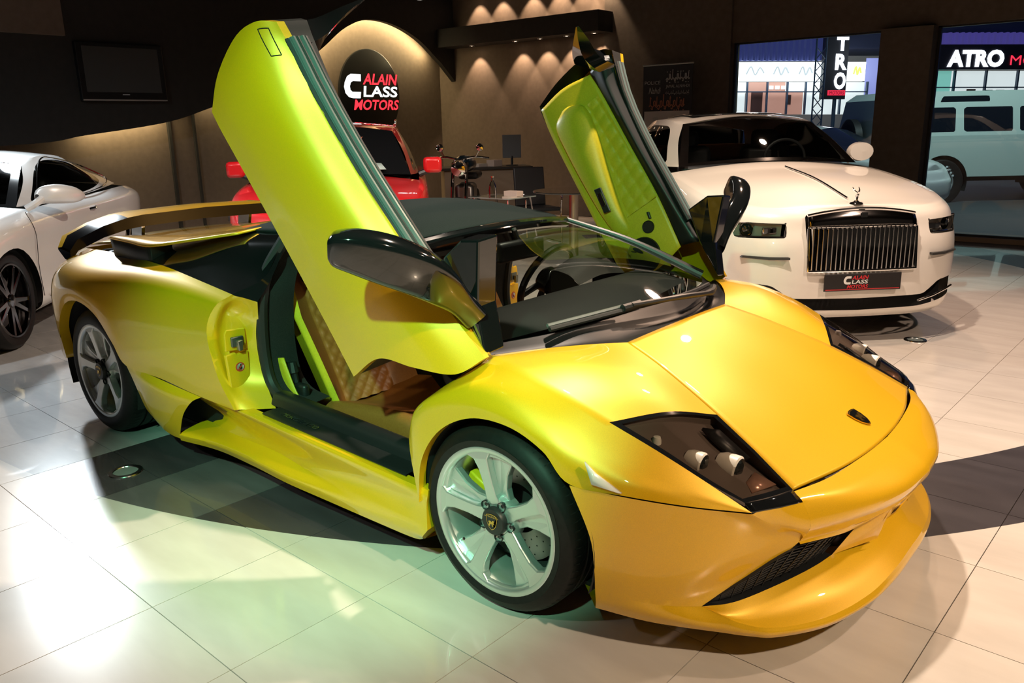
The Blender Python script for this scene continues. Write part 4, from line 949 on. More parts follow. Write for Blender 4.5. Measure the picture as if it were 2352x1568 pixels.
    path = [((1.075, .775, .845), .040, .032), ((1.020, .83, .885), .042, .034), ((.965, .90, .930), .060, .042), ((.915, .975, .962), .068, .044), ((.855, 1.055, .968), .069, .046), ((.800, 1.125, .957), .060, .042), ((.770, 1.165, .940), .048, .034), ((.760, 1.178, .932), .030, .022)]
    P = np.array([q[0] for q in path]); T = np.gradient(P, axis=0)
    for (c, hh, hd_), t in zip(path, T):
        t = t/np.linalg.norm(t); e1 = np.array([-.50, -.1, .86]); e1 -= (e1@t)*t; e1 /= np.linalg.norm(e1); e2 = np.cross(t, e1)
        th = np.linspace(0, 2*np.pi, 20, endpoint=False)
        ce, se = np.sign(np.cos(th))*np.abs(np.cos(th))**.42, np.sign(np.sin(th))*np.abs(np.sin(th))**.42
        secs_.append(np.array(c)+hh*ce[:, None]*e1+hd_*se[:, None]*e2)
    A = cr(np.array(secs_), 4); mb = B().grid(A, closeu=True); mb.poly(A[-1])
    mo_ = fin(mb).obj('mirror_housing', BLK, d, ang=45)
    return d
door_parts(True); door_parts(False)
# ================================================================== other cars: shared shell builder
def sdpoly(P):
    P = np.array(P, float); Q = np.roll(P, -1, 0)
    def f(x, z):
        p = np.array([x, z]); e = Q-P; w_ = p-P; t = np.clip((w_*e).sum(1)/(e*e).sum(1), 0, 1)
        d = np.sqrt((((w_-e*t[:, None])**2).sum(1)).min())
        c = ((P[:, 1] <= z) != (Q[:, 1] <= z)) & (x < (Q[:, 0]-P[:, 0])*(z-P[:, 1])/np.where(Q[:, 1] == P[:, 1], 1e-9, Q[:, 1]-P[:, 1])+P[:, 0])
        return -d if c.sum() % 2 else d
    return f
def split(b, g):
    """returns (g<0 part, g>=0 part) of mesh b, cut exactly along g=0"""
    val = [g(*p) for p in b.v]; I, O = B(), B(); I.v = list(b.v); O.v = list(b.v); cache = {}
    def cutv(a, c):
        k = (min(a, c), max(a, c))
        if k not in cache:
            t = val[a]/(val[a]-val[c]); p = tuple(b.v[a][i]+(b.v[c][i]-b.v[a][i])*t for i in range(3))
            I.v.append(p); O.v.append(p); cache[k] = len(I.v)-1
        return cache[k]
    for f in b.f:
        s = [val[i] < 0 for i in f]
        if all(s): I.f.append(f)
        elif not any(s): O.f.append(f)
        else:
            for inside, T in ((True, I), (False, O)):
                poly = []
                for i in range(len(f)):
                    a, c = f[i], f[(i+1) % len(f)]
                    if s[i] == inside: poly.append(a)
                    if s[i] != s[(i+1) % len(f)]: poly.append(cutv(a, c))
                if len(poly) >= 3: T.f.append(tuple(poly))
    for T in (I, O):
        used = sorted({i for f in T.f for i in f}); m = {k: n for n, k in enumerate(used)}
        T.v = [T.v[i] for i in used]; T.f = [tuple(m[i] for i in f) for f in T.f]
    return I, O
def lerpx(tab):
    xs, zs = zip(*sorted(tab)); return lambda x: float(np.interp(x, xs, zs))
def crx(tab):
    q = cr(np.array([(a, c, 0) for a, c in sorted(tab)]), 10); return lambda x: float(np.interp(x, q[:, 0], q[:, 1]))
def make_car(root, paint_m, S):
    """S: dict with plan[(x,y)], levels [(z or None, inset_y, inset_x)], sh (shoulder z), zc (hood/boot centre z), ..."""
    plan = S['plan']; sh = crx(S['sh']); rows = []
    x0, x1 = plan[0][0], plan[-1][0]; xm = (x0+x1)/2
    for lev in S['levels']:
        r = []
        for x, y in plan:
            zs = sh(x); z = lev['z'] if lev.get('z') is not None else zs+lev['dz']
            fx = lev.get('dxf', 0) if x > xm else lev.get('dxr', 0)
            k = max(0, 1-abs(x-(x0 if x > xm else x1))/.9)
            r.append((x+(-fx if x > xm else fx)*k, y*lev.get('sy', 1), min(z, zs+lev.get('cap', 9))))
        rows.append(r)
    G = surf(rows, 6, 5)
    half = B().grid(G)
    for wx in S['wheels']:
        c = S['wr']*1.0
        _, half = split(half, lambda x, y, z, wx=wx: (math.hypot(x-wx, z-S['wr']+.01)-S['ar']) if y > .5 else .1)
    for poly in S.get('holes', []):
        f = sdpoly(poly['pts'])
        if poly['view'] == 'yz': _, half = split(half, lambda x, y, z, f=f, lo=poly['x']: f(y, z) if x > lo else .1)
        else: _, half = split(half, lambda x, y, z, f=f: f(x, z) if y > .4 else .1)
    # hood and boot
    top = G[-1]; zc = crx(S['zc']); hood = []
    ih = [i for i in range(len(top)) if top[i][0] >= S['cowl']]; ib = [i for i in range(len(top)) if top[i][0] <= S['decklid']]
    tops = B()
    for idx in (ih, ib):
        if len(idx) < 2: continue
        rws = []
        for t in np.linspace(0, 1, 13):
            k = math.sin(t*math.pi/2) ; rws.append([(top[i][0], top[i][1]*(1-t), top[i][2]+(zc(top[i][0])-top[i][2])*k) for i in idx])
        tops.grid(np.array(rws))
    body = half.copy().join(half.copy().mirror()); body.join(tops).join(tops.copy().mirror())
    body.obj('body_shell', paint_m, root, ang=38, out=(xm, 0, .5))
    # greenhouse
    g = S['gh']
    belt = cr([(x, y, z) for x, y, z in g['belt']], 8); roof = cr([(x, y, z) for x, y, z in g['roof']], 8)
    n = len(belt); mid_ = belt*.45+roof*.55; mid_[:, 1] += g.get('bow', .03)
    side = B().grid(cr(np.stack([belt, mid_, roof]), 8))
    fr = side; glass_b = B()
    for w_ in g['windows']:
        f = sdpoly(cr([(a, c, 0) for a, c in w_+[w_[0]]], 5)[:-1, :2]) if g.get('round', True) else sdpoly(w_)
        gi, fr = split(fr, lambda x, y, z, f=f: f(x, z))
        gl = S['glass']
        for s_ in (1, -1):
            q = gi.copy() if s_ == 1 else gi.copy().mirror(); q.obj('side_window', gl, root)
    rz = crx(g['roofc']); rg = []
    for t in np.linspace(0, 1, 11): rg.append([(p_[0], p_[1]*(1-t), p_[2]+(rz(p_[0])-p_[2])*math.sin(t*math.pi/2)) for p_ in roof])
    fr.grid(np.array(rg)); fr = fr.join(fr.copy().mirror())
    # front / rear screens
    for nm, bi, ri, cb, ctp in (('windscreen', belt[0], roof[0], g['wsb'], rz(roof[0][0])), ('rear_screen', belt[-1], roof[-1], g['rsb'], rz(roof[-1][0]))):
        b0 = [(bi[0], -bi[1], bi[2]), (cb[0], 0, cb[1]), tuple(bi)]; r0 = [(ri[0], -ri[1], ri[2]), (ri[0], 0, ctp), tuple(ri)]
        m0 = [tuple((np.array(a)+np.array(c))/2+np.array([0, 0, .015])) for a, c in zip(b0, r0)]
        W_ = surf([b0, m0, r0], 10, 8)
        B().grid(W_[1:-1, 1:-1]).obj(nm, S['glass'], root)
        bo = B()
        for a, c in ((W_[0], W_[1]), (W_[-1], W_[-2]), (W_[:, 0], W_[:, 1]), (W_[:, -1], W_[:, -2])): bo.grid(np.stack([a, c]))
        bo.obj(nm+'_surround', S.get('trim', BLK), root)
    fr.obj('roof_and_pillars', paint_m, root, ang=38, out=(xm, 0, .6))
    # interior dark tub
    bb = g['belt']; zb = min(q[2] for q in bb)-.02
    B().box((( bb[0][0]+bb[-1][0])/2, 0, (zb+.2)/2), (abs(bb[0][0]-bb[-1][0]), 1.5, zb-.2)).obj('interior_tub', mat('interior_dark', (.02, .018, .016), .8), root, flat=True)
    B().box((xm, 0, .28), (abs(x1-x0)-.5, 1.35, .2)).obj('underbody', DARK, root, flat=True)
    for wx in S['wheels']:
        for s_ in (-1, 1): simple_wheel(root, wx, s_*S['ty'], S['wr'], S['rimr'], s_, S['rimm'], S.get('spokes', 10), S.get('ar', .38))
def simple_wheel(root, x, y, R, rr, s_, rimm, nsp, ar):
    wh = part('wheel', root); wh.location = (x, y, R)
    f = lambda a, r, h: (r*math.cos(a), s_*h, r*math.sin(a))
    B().lathe([(rr, .0), (rr+.02, .012), (R-.03, .010), (R-.008, -.012), (R, -.04), (R, -.19), (R-.01, -.22), (rr, -.23)], 48, f).obj('tyre', TYRE, wh)
    B().lathe([(rr+.002, .0), (rr-.004, .008), (rr-.016, .006), (rr-.024, -.03), (rr-.03, -.18)], 48, f).obj('rim', rimm, wh)
    B().lathe([(.0005, -.14), (rr-.02, -.14)], 32, f).obj('wheel_back', DARK, wh)
    B().lathe([(.06, -.095), (rr*.72, -.095), (rr*.72, -.12), (.06, -.12)], 32, f, closed=True).obj('brake_disc', STEEL, wh)
    for k in range(nsp):
        a0 = 2*math.pi*k/nsp + (.13 if k % 2 else -.13)*(10/nsp)
        w_ = .018 if nsp >= 10 else .03
        u = (math.cos(a0), math.sin(a0)); v = (-u[1], u[0])
        pts = [(u[0]*r+v[0]*w_*q, u[1]*r+v[1]*w_*q) for r, q in ((.04, 1.1), (rr-.015, .75), (rr-.015, -.75), (.04, -1.1))]
        B().prism(pts, -.004, -.035, lambda a, c, h: (a, s_*(h-.012*(1-math.hypot(a, c)/rr)), c)).obj('spoke', rimm, wh, flat=True, bevel=.003)
    B().lathe([(.0005, .0), (.045, -.004), (.055, -.02), (.055, -.05)], 24, f).obj('centre_cap', rimm, wh)
    th = np.linspace(-.3, math.pi+.3, 24); g = [[(ar*1.01*math.cos(t), s_*h, ar*1.01*math.sin(t)-.01) for t in th] for h in (.0, -.35)]
    lb_ = B().grid(np.array(g)); lb_.poly(g[1]); lb_.obj('wheel_liner', DARK, wh)

WHITE = paint('white_paint', (0.74, 0.70, 0.64), 0, 0.35)
WHITE2 = paint('silver_white_paint', (0.66, 0.67, 0.67), 0.1, 0.35)
RED = paint('red_paint', (0.62, 0.008, 0.012), 0.1, 0.35)
CGLASS = glass('car_glass', (0.30, 0.33, 0.33)); DGLASS = mat('dark_privacy_glass', (.006, .007, .008), .03, coat=1)
# -------------------------------------------------- white limousine coupe (front towards us)
lux = thing('luxury_coupe', 'cream-white luxury coupe with upright chrome grille and hood ornament', 'car', (1.159, 3.057, 0), -.786)
S = dict(plan=[(.06, 0), (.052, .22), (.035, .42), (-.03, .62), (-.16, .78), (-.36, .89), (-.62, .955), (-1.0, .985), (-1.7, .99), (-2.6, .99), (-3.5, .985), (-4.2, .96), (-4.8, .88), (-5.1, .70), (-5.24, .40), (-5.28, 0)],
  sh=[(.06, .915), (-.36, .945), (-1.0, 1.03), (-1.7, 1.10), (-2.6, 1.11), (-3.5, 1.10), (-4.4, 1.06), (-5.28, .98)],
  levels=[dict(z=.18, sy=.93, dxf=.06, dxr=.1), dict(z=.24, sy=.975, dxf=.01, dxr=.03), dict(z=.45, sy=1.0), dict(z=.66, sy=1.005, dxf=.02), dict(dz=-.13, sy=.985, dxf=.06, cap=0), dict(dz=-.05, sy=.955, dxf=.085), dict(dz=0, sy=.90, dxf=.13, dxr=.06)],
  zc=[(.06, .925), (-.2, .960), (-.7, 1.06), (-1.26, 1.125), (-1.75, 1.165), (-4.3, 1.09), (-5.28, .99)], cowl=-1.66, decklid=-4.25,
  wheels=[-.98, -4.09], wr=.375, ar=.40, ty=.955, rimr=.265, rimm=CHR, spokes=10, glass=glass('clear_car_glass', (.62, .66, .65)), trim=CHR,
  holes=[dict(view='yz', x=-.6, pts=[(-.1, .515), (.375, .515), (.38, .88), (.25, .905), (-.1, .92)]), dict(view='yz', x=-.75, pts=[(.505, .735), (.80, .728), (.815, .835), (.50, .828)]),
         dict(view='yz', x=-.8, pts=[(-.1, .235), (.45, .245), (.84, .295), (.88, .435), (.60, .415), (.47, .328), (-.1, .320)])],
  gh=dict(belt=[(-1.66, .785, 1.135), (-2.3, .86, 1.12), (-3.0, .875, 1.12), (-3.7, .86, 1.12), (-4.35, .76, 1.11)], roof=[(-2.20, .60, 1.485), (-2.55, .635, 1.525), (-2.95, .64, 1.525), (-3.35, .61, 1.485), (-3.75, .55, 1.40)], bow=.025,
          windows=[[(-1.95, 1.15), (-2.7, 1.145), (-3.5, 1.15), (-3.75, 1.19), (-3.45, 1.36), (-3.05, 1.465), (-2.6, 1.475), (-2.32, 1.43)]], roofc=[(-2.2, 1.545), (-2.8, 1.585), (-3.3, 1.555), (-3.75, 1.46)], wsb=(-1.55, 1.175), rsb=(-4.45, 1.13)))
make_car(lux, WHITE, S)
def add(b, nm, m, root, **k): return b.obj(nm, m, root, **k)
# grille with vertical vanes
gr = part('radiator_grille', lux)
fx = lambda y, z: .058-.30*abs(y)**2.2*.5-(.085*(z-.70)/.25 if z > .70 else 0)
top_e = [(fx(y, .9)+.012, y, z) for y, z in zip(np.linspace(-.375, .375, 21), .922-.040*(np.linspace(-1, 1, 21)**2))]
low_e = [(fx(y, .81)+.014, y, .805+.002) for y in np.linspace(-.378, .378, 21)]
B().grid(cr(np.array([top_e, [((a[0]+c[0])/2+.012, a[1], (a[2]+c[2])/2) for a, c in zip(top_e, low_e)], low_e]), 4)).obj('grille_crown', mat('dark_chrome', (.30, .28, .27), .08, metal=1), gr, out=(-1, 0, .8), thick=.01)
fr_ = [(fx(.38, .52)+.014, -.378, .515), (fx(.38, .8)+.014, -.378, .80)], [(fx(.38, .52)+.014, .378, .515), (fx(.38, .8)+.014, .378, .80)]
for q in fr_: B().tube(q, .009, 8).obj('grille_frame', CHR, gr)
B().tube([(fx(y, .52)+.014, y, .515) for y in np.linspace(-.378, .378, 15)], .009, 8).obj('grille_frame', CHR, gr)
B().tube(top_e, .010, 8).obj('grille_frame', CHR, gr); B().tube(low_e, .006, 8).obj('grille_frame', CHR, gr)
for y in np.linspace(-.355, .355, 23): B().box((fx(y, .66)-.010, y, .66), (.05, .0085, .28)).obj('grille_vane', CHR, gr, bevel=.002, flat=True)
B().box((-.10, 0, .70), (.02, .78, .40)).obj('grille_back', DARK, gr, flat=True)
B().box((fx(0, .86)+.022, 0, .862), (.008, .045, .075)).obj('grille_badge', CHR, gr, bevel=.003, flat=True)
# headlights
for s_ in (-1, 1):
    h = part('headlight', lux)
    P = [(.505, .735), (.80, .728), (.815, .835), (.50, .828)]
    hx = lambda y: np.interp(y, [.5, .65, .82], [-.055, -.115, -.265])
    q = [(hx(y)-.004, s_*y, z) for y, z in P]
    fr_ = B().tube(q+[q[0]], .008, 6).obj('headlight_rim', CHR, h)
    B().poly([(x-.07, y, z) for x, y, z in q]).obj('headlight_back', mat('lamp_silver', (.72, .70, .64), .25, metal=.15), h)
    B().poly([(x+.002, y, z) for x, y, z in q]).obj('headlight_lens', glass('clear_lens', (.85, .85, .85)), h)
    yb = .715
    Mx = Matrix.Translation((hx(yb)-.045, s_*yb, .782)) @ Vector((1, s_*.45, 0)).normalized().to_track_quat('Z', 'Y').to_matrix().to_4x4()
    B().lathe([(.050, -.02), (.052, .0), (.046, .012), (.040, .006)], 28).xf(Mx).obj('projector_ring', CHR, h)
    B().lathe([(.040, .006), (.025, .016), (.0005, .02)], 28).xf(Mx).obj('projector_lens', mat('projector_glass', (.02, .025, .025), .03, coat=1), h)
    B().box((hx(.58)-.05, s_*.585, .775), (.03, .10, .045)).obj('lamp_strip', CHR, h, bevel=.008)
    # slots, corner intake trim
    sl = part('bumper_slot', lux)
    xs_ = lambda y: np.interp(y, [.45, .6, .75, .82], [.030, -.035, -.135, -.21])
    B().prism([(.50, .597), (.62, .592), (.775, .598), (.765, .612), (.62, .610), (.50, .612)], -.03, .012, lambda a, c, hh: (xs_(a)+hh+.022, s_*a, c)).obj('slot_recess', mat('slot_shadow', (.03, .03, .03), .6), sl, flat=True)
    B().tube([(xs_(y)+.026, s_*y, z) for y, z in ((.42, .290), (.55, .312), (.68, .335), (.77, .348))], .008, 8).obj('chrome_blade', CHR, sl)
    # mirror
    mr = part('door_mirror', lux)
    B().lathe([(.0005, -.10), (.06, -.09), (.085, -.02), (.08, .04), (.0005, .05)], 20).xf(Matrix.Translation((-1.98, s_*.98, 1.215)) @ Matrix.Diagonal((1.0, 1.35, 1.0, 1)) @ Euler((0, 1.57, 0)).to_matrix().to_4x4()).obj('mirror_cap', WHITE, mr)
    B().tube([(-1.96, s_*.86, 1.13), (-1.97, s_*.92, 1.17)], .02, 8).obj('mirror_stalk', WHITE, mr)
B().box((-.34, 0, .32), (.02, 1.62, .22)).obj('lower_grille', DARK, lux, flat=True)
# bonnet strip, ornament, seams
B().tube(cr([(-1.30, 0, 1.138), (-.75, 0, 1.077), (-.22, 0, .972)], 8), .007, 8).obj('bonnet_strip', CHR, lux)
orn = part('hood_ornament', lux)
B().lathe([(.045, 0), (.04, .008), (.018, .014), (.012, .022)], 20).xf(Matrix.Translation((-.10, 0, .945))).obj('ornament_base', CHR, orn)
B().tube([(-.10, 0, .965), (-.095, 0, .99), (-.085, 0, 1.01), (-.075, 0, 1.03)], [.010, .012, .010, .007], 10).obj('ornament_figure', CHR, orn)
for s_ in (-1, 1): B().tube(cr([(-.085, 0, 1.015), (-.105, s_*.018, 1.035), (-.125, s_*.022, 1.055)], 4), [.006, .006, .005, .005, .005, .004, .004, .003, .002], 6).obj('ornament_wing', CHR, orn)
# dealer plate
def logo(parent, place, s):
    """two-line dealer sign: C / ALAIN / LASS / MOTORS ; place(x,y,h)->3D, s = height of block"""
    RDM = MATS.get('sign_red') or mat('sign_red', (.75, .02, .03), .4); WHM = MATS.get('sign_white') or mat('sign_white', (.8, .85, .9), .4)
    def put(txt, x0, x1, y0, y1, m, sk=.25, bold=.02):
        t = text_mesh(txt, 1.0, bold=bold); V = np.array(t.v); mn, mx = V.min(0), V.max(0)
        V[:, 0] = x0+(V[:, 0]-mn[0])/(mx[0]-mn[0])*(x1-x0); V[:, 1] = y0+(V[:, 1]-mn[1])/(mx[1]-mn[1])*(y1-y0); V[:, 0] += (V[:, 1]-y0)*sk
        t.v = [place(a*s, c*s, .002) for a, c, _ in V]; t.obj('lettering', m, parent, flat=True)
    put('ALAIN', .62, 1.95, .68, 1.0, RDM); put('LASS', .62, 1.98, .32, .64, WHM, .12); put('MOTORS', .22, 1.98, -.06, .24, RDM, .25)
    C_ = [(.56, .97), (.18, .97), (.04, .90), (-.06, .74), (-.10, .60), (-.06, .42), (.06, .31), (.20, .28), (.50, .28), (.53, .46), (.20, .46), (.13, .52), (.12, .62), (.16, .72), (.24, .77), (.55, .77)]
    B().poly([place(a*s, c*s, .002) for a, c in C_]).obj('lettering', WHM, parent, flat=True)
pl = part('dealer_plate', lux)
B().box((.078, 0, .438), (.012, .54, .118)).obj('plate', mat('plate_black', (.015, .013, .013), .35), pl, bevel=.004, flat=True)
B().box((.085, 0, .390), (.002, .52, .006)).obj('plate_line', mat('sign_red_dull', (.45, .03, .03), .4), pl, flat=True)
MATS['sign_red'] = mat('plate_red', (.65, .03, .04), .4); MATS['sign_white'] = mat('plate_white', (.75, .75, .73), .4)
logo(pl, lambda a, c, h: (.0845+h, a-.13, c+.402), .082)
del MATS['sign_red'], MATS['sign_white']
# interior
for s_ in (-1, 1):
    st = part('front_seat', lux)
    B().box((-2.75, s_*.40, 1.0), (.18, .48, .55)).obj('seat_back', mat('black_leather', (.010, .010, .010), .5), st, bevel=.06)
    B().box((-2.78, s_*.40, 1.33), (.12, .26, .18)).obj('head_rest', mat('black_leather', (.010, .010, .010), .5), st, bevel=.05)
B().box((-3.75, 0, 1.18), (.25, 1.3, .16)).obj('rear_shelf', mat('orange_leather', (.55, .24, .08), .5), lux, bevel=.03)
rp_ = []
for t in np.linspace(-2.42, -3.35, 12): rp_.append([(t, y, float(np.interp(-t, [2.2, 2.5, 2.8, 3.3, 3.75], [1.545, 1.573, 1.585, 1.555, 1.46]))+.006-.10*abs(y)**2.2) for y in np.linspace(-.44, .44, 15)])
B().grid(np.array(rp_)).obj('glass_roof_panel', DGLASS, lux, out=(-2.8, 0, 0), thick=.004)
B().box((-1.95, 0, 1.10), (.45, 1.45, .06)).obj('dashboard', mat('dash_grey', (.05, .05, .055), .6), lux, bevel=.02)
B().poly([(-1.80, .18, 1.168), (-1.84, .52, 1.166), (-2.02, .50, 1.160), (-1.98, .17, 1.16)]).obj('dash_paper', mat('paper', (.75, .75, .73), .7), lux, thick=.002)
ring = [(-2.22+.03*math.cos(t)*1.0, .38+.18*math.cos(t), 1.16+.17*math.sin(t)) for t in np.linspace(0, 2*math.pi, 33)]
B().tube(ring, .014, 8, caps=False).obj('steering_wheel', mat('black_leather', (.010, .010, .010), .5), lux)

# -------------------------------------------------- silver-white coupe at the left edge
ben = thing('grand_tourer', 'silver-white two-door coupe with dark multi-spoke wheels beside the yellow wing', 'car', (-4.18, -1.219, 0), -.734)
S = dict(plan=[(.88, 0), (.86, .30), (.78, .58), (.62, .76), (.35, .88), (.0, .93), (-.5, .925), (-1.0, .925), (-1.6, .925), (-2.2, .935), (-2.75, .95), (-3.1, .91), (-3.38, .80), (-3.5, .55), (-3.56, 0)],
  sh=[(.88, .70), (.4, .86), (0, .93), (-.5, .955), (-1.2, .965), (-2.0, .97), (-2.75, .985), (-3.1, .965), (-3.56, .92)],
  levels=[dict(z=.20, sy=.92, dxf=.06, dxr=.1), dict(z=.27, sy=.985, dxf=.01, dxr=.03), dict(z=.50, sy=1.0), dict(z=.68, sy=1.0, dxf=.02, cap=-.02), dict(dz=-.12, sy=1.01, dxf=.04), dict(dz=-.05, sy=.975, dxf=.08), dict(dz=0, sy=.90, dxf=.14, dxr=.06)],
  zc=[(.88, .72), (.4, .90), (0, .965), (-.55, 1.0), (-.8, 1.02), (-3.0, 1.03), (-3.56, .93)], cowl=-.62, decklid=-2.95,
  wheels=[0, -2.746], wr=.355, ar=.385, ty=.875, rimr=.272, rimm=mat('dark_chrome_rim', (.16, .15, .15), .12, metal=1), spokes=10, glass=CGLASS, trim=BLK,
  gh=dict(belt=[(-.60, .745, .975), (-1.0, .80, .965), (-1.6, .83, .975), (-2.2, .82, .99), (-3.05, .70, 1.0)], roof=[(-1.24, .565, 1.275), (-1.45, .585, 1.325), (-1.8, .585, 1.335), (-2.2, .545, 1.29), (-2.55, .48, 1.205)], bow=.03,
          windows=[[(-.82, .995), (-1.4, .995), (-1.9, 1.005), (-2.45, 1.045), (-2.58, 1.08), (-2.45, 1.16), (-2.1, 1.255), (-1.7, 1.295), (-1.42, 1.28), (-1.15, 1.18)]], roofc=[(-1.24, 1.33), (-1.7, 1.385), (-2.2, 1.36), (-2.55, 1.26)], wsb=(-.48, .99), rsb=(-3.2, 1.02)))
make_car(ben, WHITE2, S)
for s_ in (-1, 1):
    mr = part('door_mirror', ben)
    A = []
    for x, z, y, a, c in ((-.57, 1.04, .92, .02, .03), (-.60, 1.06, .96, .06, .065), (-.68, 1.06, 1.04, .065, .075), (-.78, 1.045, 1.10, .055, .065), (-.88, 1.03, 1.13, .03, .035), (-.91, 1.03, 1.135, .005, .006)):
        th = np.linspace(0, 2*np.pi, 16, endpoint=False); A.append(np.stack([x+0*th, s_*(y+a*np.cos(th)), z+c*np.sin(th)], 1))
    B().grid(cr(np.array(A), 4), closeu=True).obj('mirror_cap', WHITE2, mr)
    B().tube(cr([(-.52, s_*.85, .965), (-.54, s_*.91, 1.0), (-.60, s_*.95, 1.04)], 4), .028, 10).obj('mirror_stalk', WHITE2, mr)
    B().tube(cr([(-1.58, s_*.925, .858), (-1.66, s_*.955, .866), (-1.74, s_*.925, .872)], 5), .012, 8).obj('door_handle', CHR, ben)
    B().tube(cr([(-.90, s_*.80, .985), (-1.9, s_*.845, .993), (-2.56, s_*.79, 1.06), (-2.35, s_*.665, 1.20), (-1.75, s_*.635, 1.305), (-1.40, s_*.645, 1.29), (-.85, s_*.80, 1.0)], 8), .006, 6).obj('window_trim', CHR, ben)
    B().tube(cr([(-.36, s_*.905, .955), (-.38, s_*.945, .80), (-.36, s_*.938, .55), (-.40, s_*.925, .31)], 8), .0025, 5).obj('door_seam', DARK, ben)
    B().prism([(-.52, .285), (-2.1, .295), (-2.1, .318), (-.62, .312)], .905, .930, lambda a, c, h: (a, s_*h, c)).obj('sill_vent', BLKP, ben, flat=True)
    st = part('front_seat', ben)
    B().box((-1.65, s_*.38, .90), (.18, .46, .5)).obj('seat_back', mat('black_leather', (.010, .010, .010), .5), st, bevel=.06)
    B().box((-1.72, s_*.38, 1.16), (.12, .26, .17)).obj('head_rest', mat('black_leather', (.010, .010, .010), .5), st, bevel=.05)

# -------------------------------------------------- red sport utility behind
suv = thing('sport_utility_car', 'red sport utility car with roof rails parked behind the black fabric roof', 'car', (-2.88, 1.68, 0), -.758)
S = dict(plan=[(.02, 0), (.01, .30), (-.04, .55), (-.16, .74), (-.40, .87), (-.8, .925), (-1.4, .935), (-2.2, .94), (-3.0, .935), (-3.8, .92), (-4.3, .84), (-4.55, .55), (-4.62, 0)],
  sh=[(.02, .80), (-.4, .90), (-.9, .97), (-1.4, 1.01), (-2.4, 1.02), (-3.4, 1.04), (-4.62, 1.02)],
  levels=[dict(z=.24, sy=.93, dxf=.08, dxr=.1), dict(z=.32, sy=.98, dxf=.01, dxr=.03), dict(z=.52, sy=1.0), dict(z=.68, sy=1.0, dxf=.02), dict(dz=-.10, sy=.99, dxf=.06), dict(dz=-.03, sy=.96, dxf=.10), dict(dz=0, sy=.90, dxf=.15, dxr=.06)],
  zc=[(.02, .83), (-.4, .96), (-.9, 1.03), (-1.3, 1.07), (-4.3, 1.06), (-4.62, 1.03)], cowl=-1.2, decklid=-4.5,
  wheels=[-.88, -3.68], wr=.36, ar=.40, ty=.915, rimr=.24, rimm=SILV, spokes=10, glass=DGLASS, trim=BLK,
  gh=dict(belt=[(-1.22, .76, 1.05), (-1.9, .83, 1.03), (-2.7, .84, 1.04), (-3.5, .82, 1.06), (-4.45, .70, 1.06)], roof=[(-1.98, .575, 1.475), (-2.3, .61, 1.52), (-3.0, .62, 1.53), (-3.6, .60, 1.50), (-4.2, .54, 1.42)], bow=.025,
          windows=[[(-1.55, 1.07), (-2.7, 1.07), (-3.9, 1.09), (-3.9, 1.25), (-3.5, 1.42), (-2.7, 1.47), (-2.2, 1.45)]], roofc=[(-1.98, 1.53), (-2.6, 1.575), (-3.4, 1.57), (-4.2, 1.46)], wsb=(-1.10, 1.085), rsb=(-4.55, 1.07)))
make_car(suv, RED, S)
for s_ in (-1, 1):
    rl = part('roof_rail', suv)
    B().tube(cr([(-2.15, s_*.60, 1.535), (-2.35, s_*.61, 1.575), (-3.2, s_*.615, 1.59), (-4.0, s_*.57, 1.51)], 8), .016, 8).obj('rail_tube', CHR, rl)
    mr = part('door_mirror', suv)
    B().box((-1.45, s_*.985, 1.13), (.12, .19, .16)).obj('mirror_cap', RED, mr, bevel=.035); B().tube([(-1.42, s_*.84, 1.04), (-1.44, s_*.95, 1.08)], .03, 8).obj('mirror_stalk', BLKP, mr)
    h = part('headlight', suv)
    hp = [(-.22, .70, .73), (-.50, .89, .80), (-.52, .90, .72), (-.20, .72, .66)]
    B().poly([(x+.012, s_*(y+.006), z) for x, y, z in hp]).obj('headlight_lens', mat('lamp_back', (.16, .15, .14), .2, metal=.9), h, thick=.02, out=(-1, 0, .6))
g_ = part('front_grille', suv); B().box((.0, 0, .62), (.06, .95, .20)).obj('grille_back', BLKP, g_, bevel=.02)
for k in range(4): B().box((.035, 0, .555+.045*k), (.02, .92, .012)).obj('grille_bar', CHR, g_, flat=True)
wsx = lambda y, z: -1.10-.21*y*y-1.98*(z-1.085)+.045
B().poly([(wsx(y, z), y, z) for y, z in ((.05, 1.115), (.52, 1.108), (.47, 1.165), (.28, 1.18), (.10, 1.175))]).obj('dash_notice', mat('paper_cyan', (.45, .60, .58), .7), suv, thick=.002)
t_ = text_mesh('ALAIN', .075, shear=.2, align='CENTER'); t_.v = [(wsx(x_+.16, 1.40+y_*.45), x_+.16, 1.40+y_*.45) for x_, y_, z_ in t_.v]; t_.obj('screen_lettering', mat('orange_film', (.65, .20, .10), .5), suv, flat=True)
# ================================================================== dealer lettering on the round sign
MATS['sign_red'] = mat('sign_red_glow', (.8, .02, .03), .4, emit=(1, .03, .05), estr=1.3); MATS['sign_white'] = mat('sign_white_glow', (.8, .85, .9), .4, emit=(.85, .93, 1), estr=1.4)
logo(SIGN, lambda a, c, h: (.032+h, a-.515, c-.22), .56)
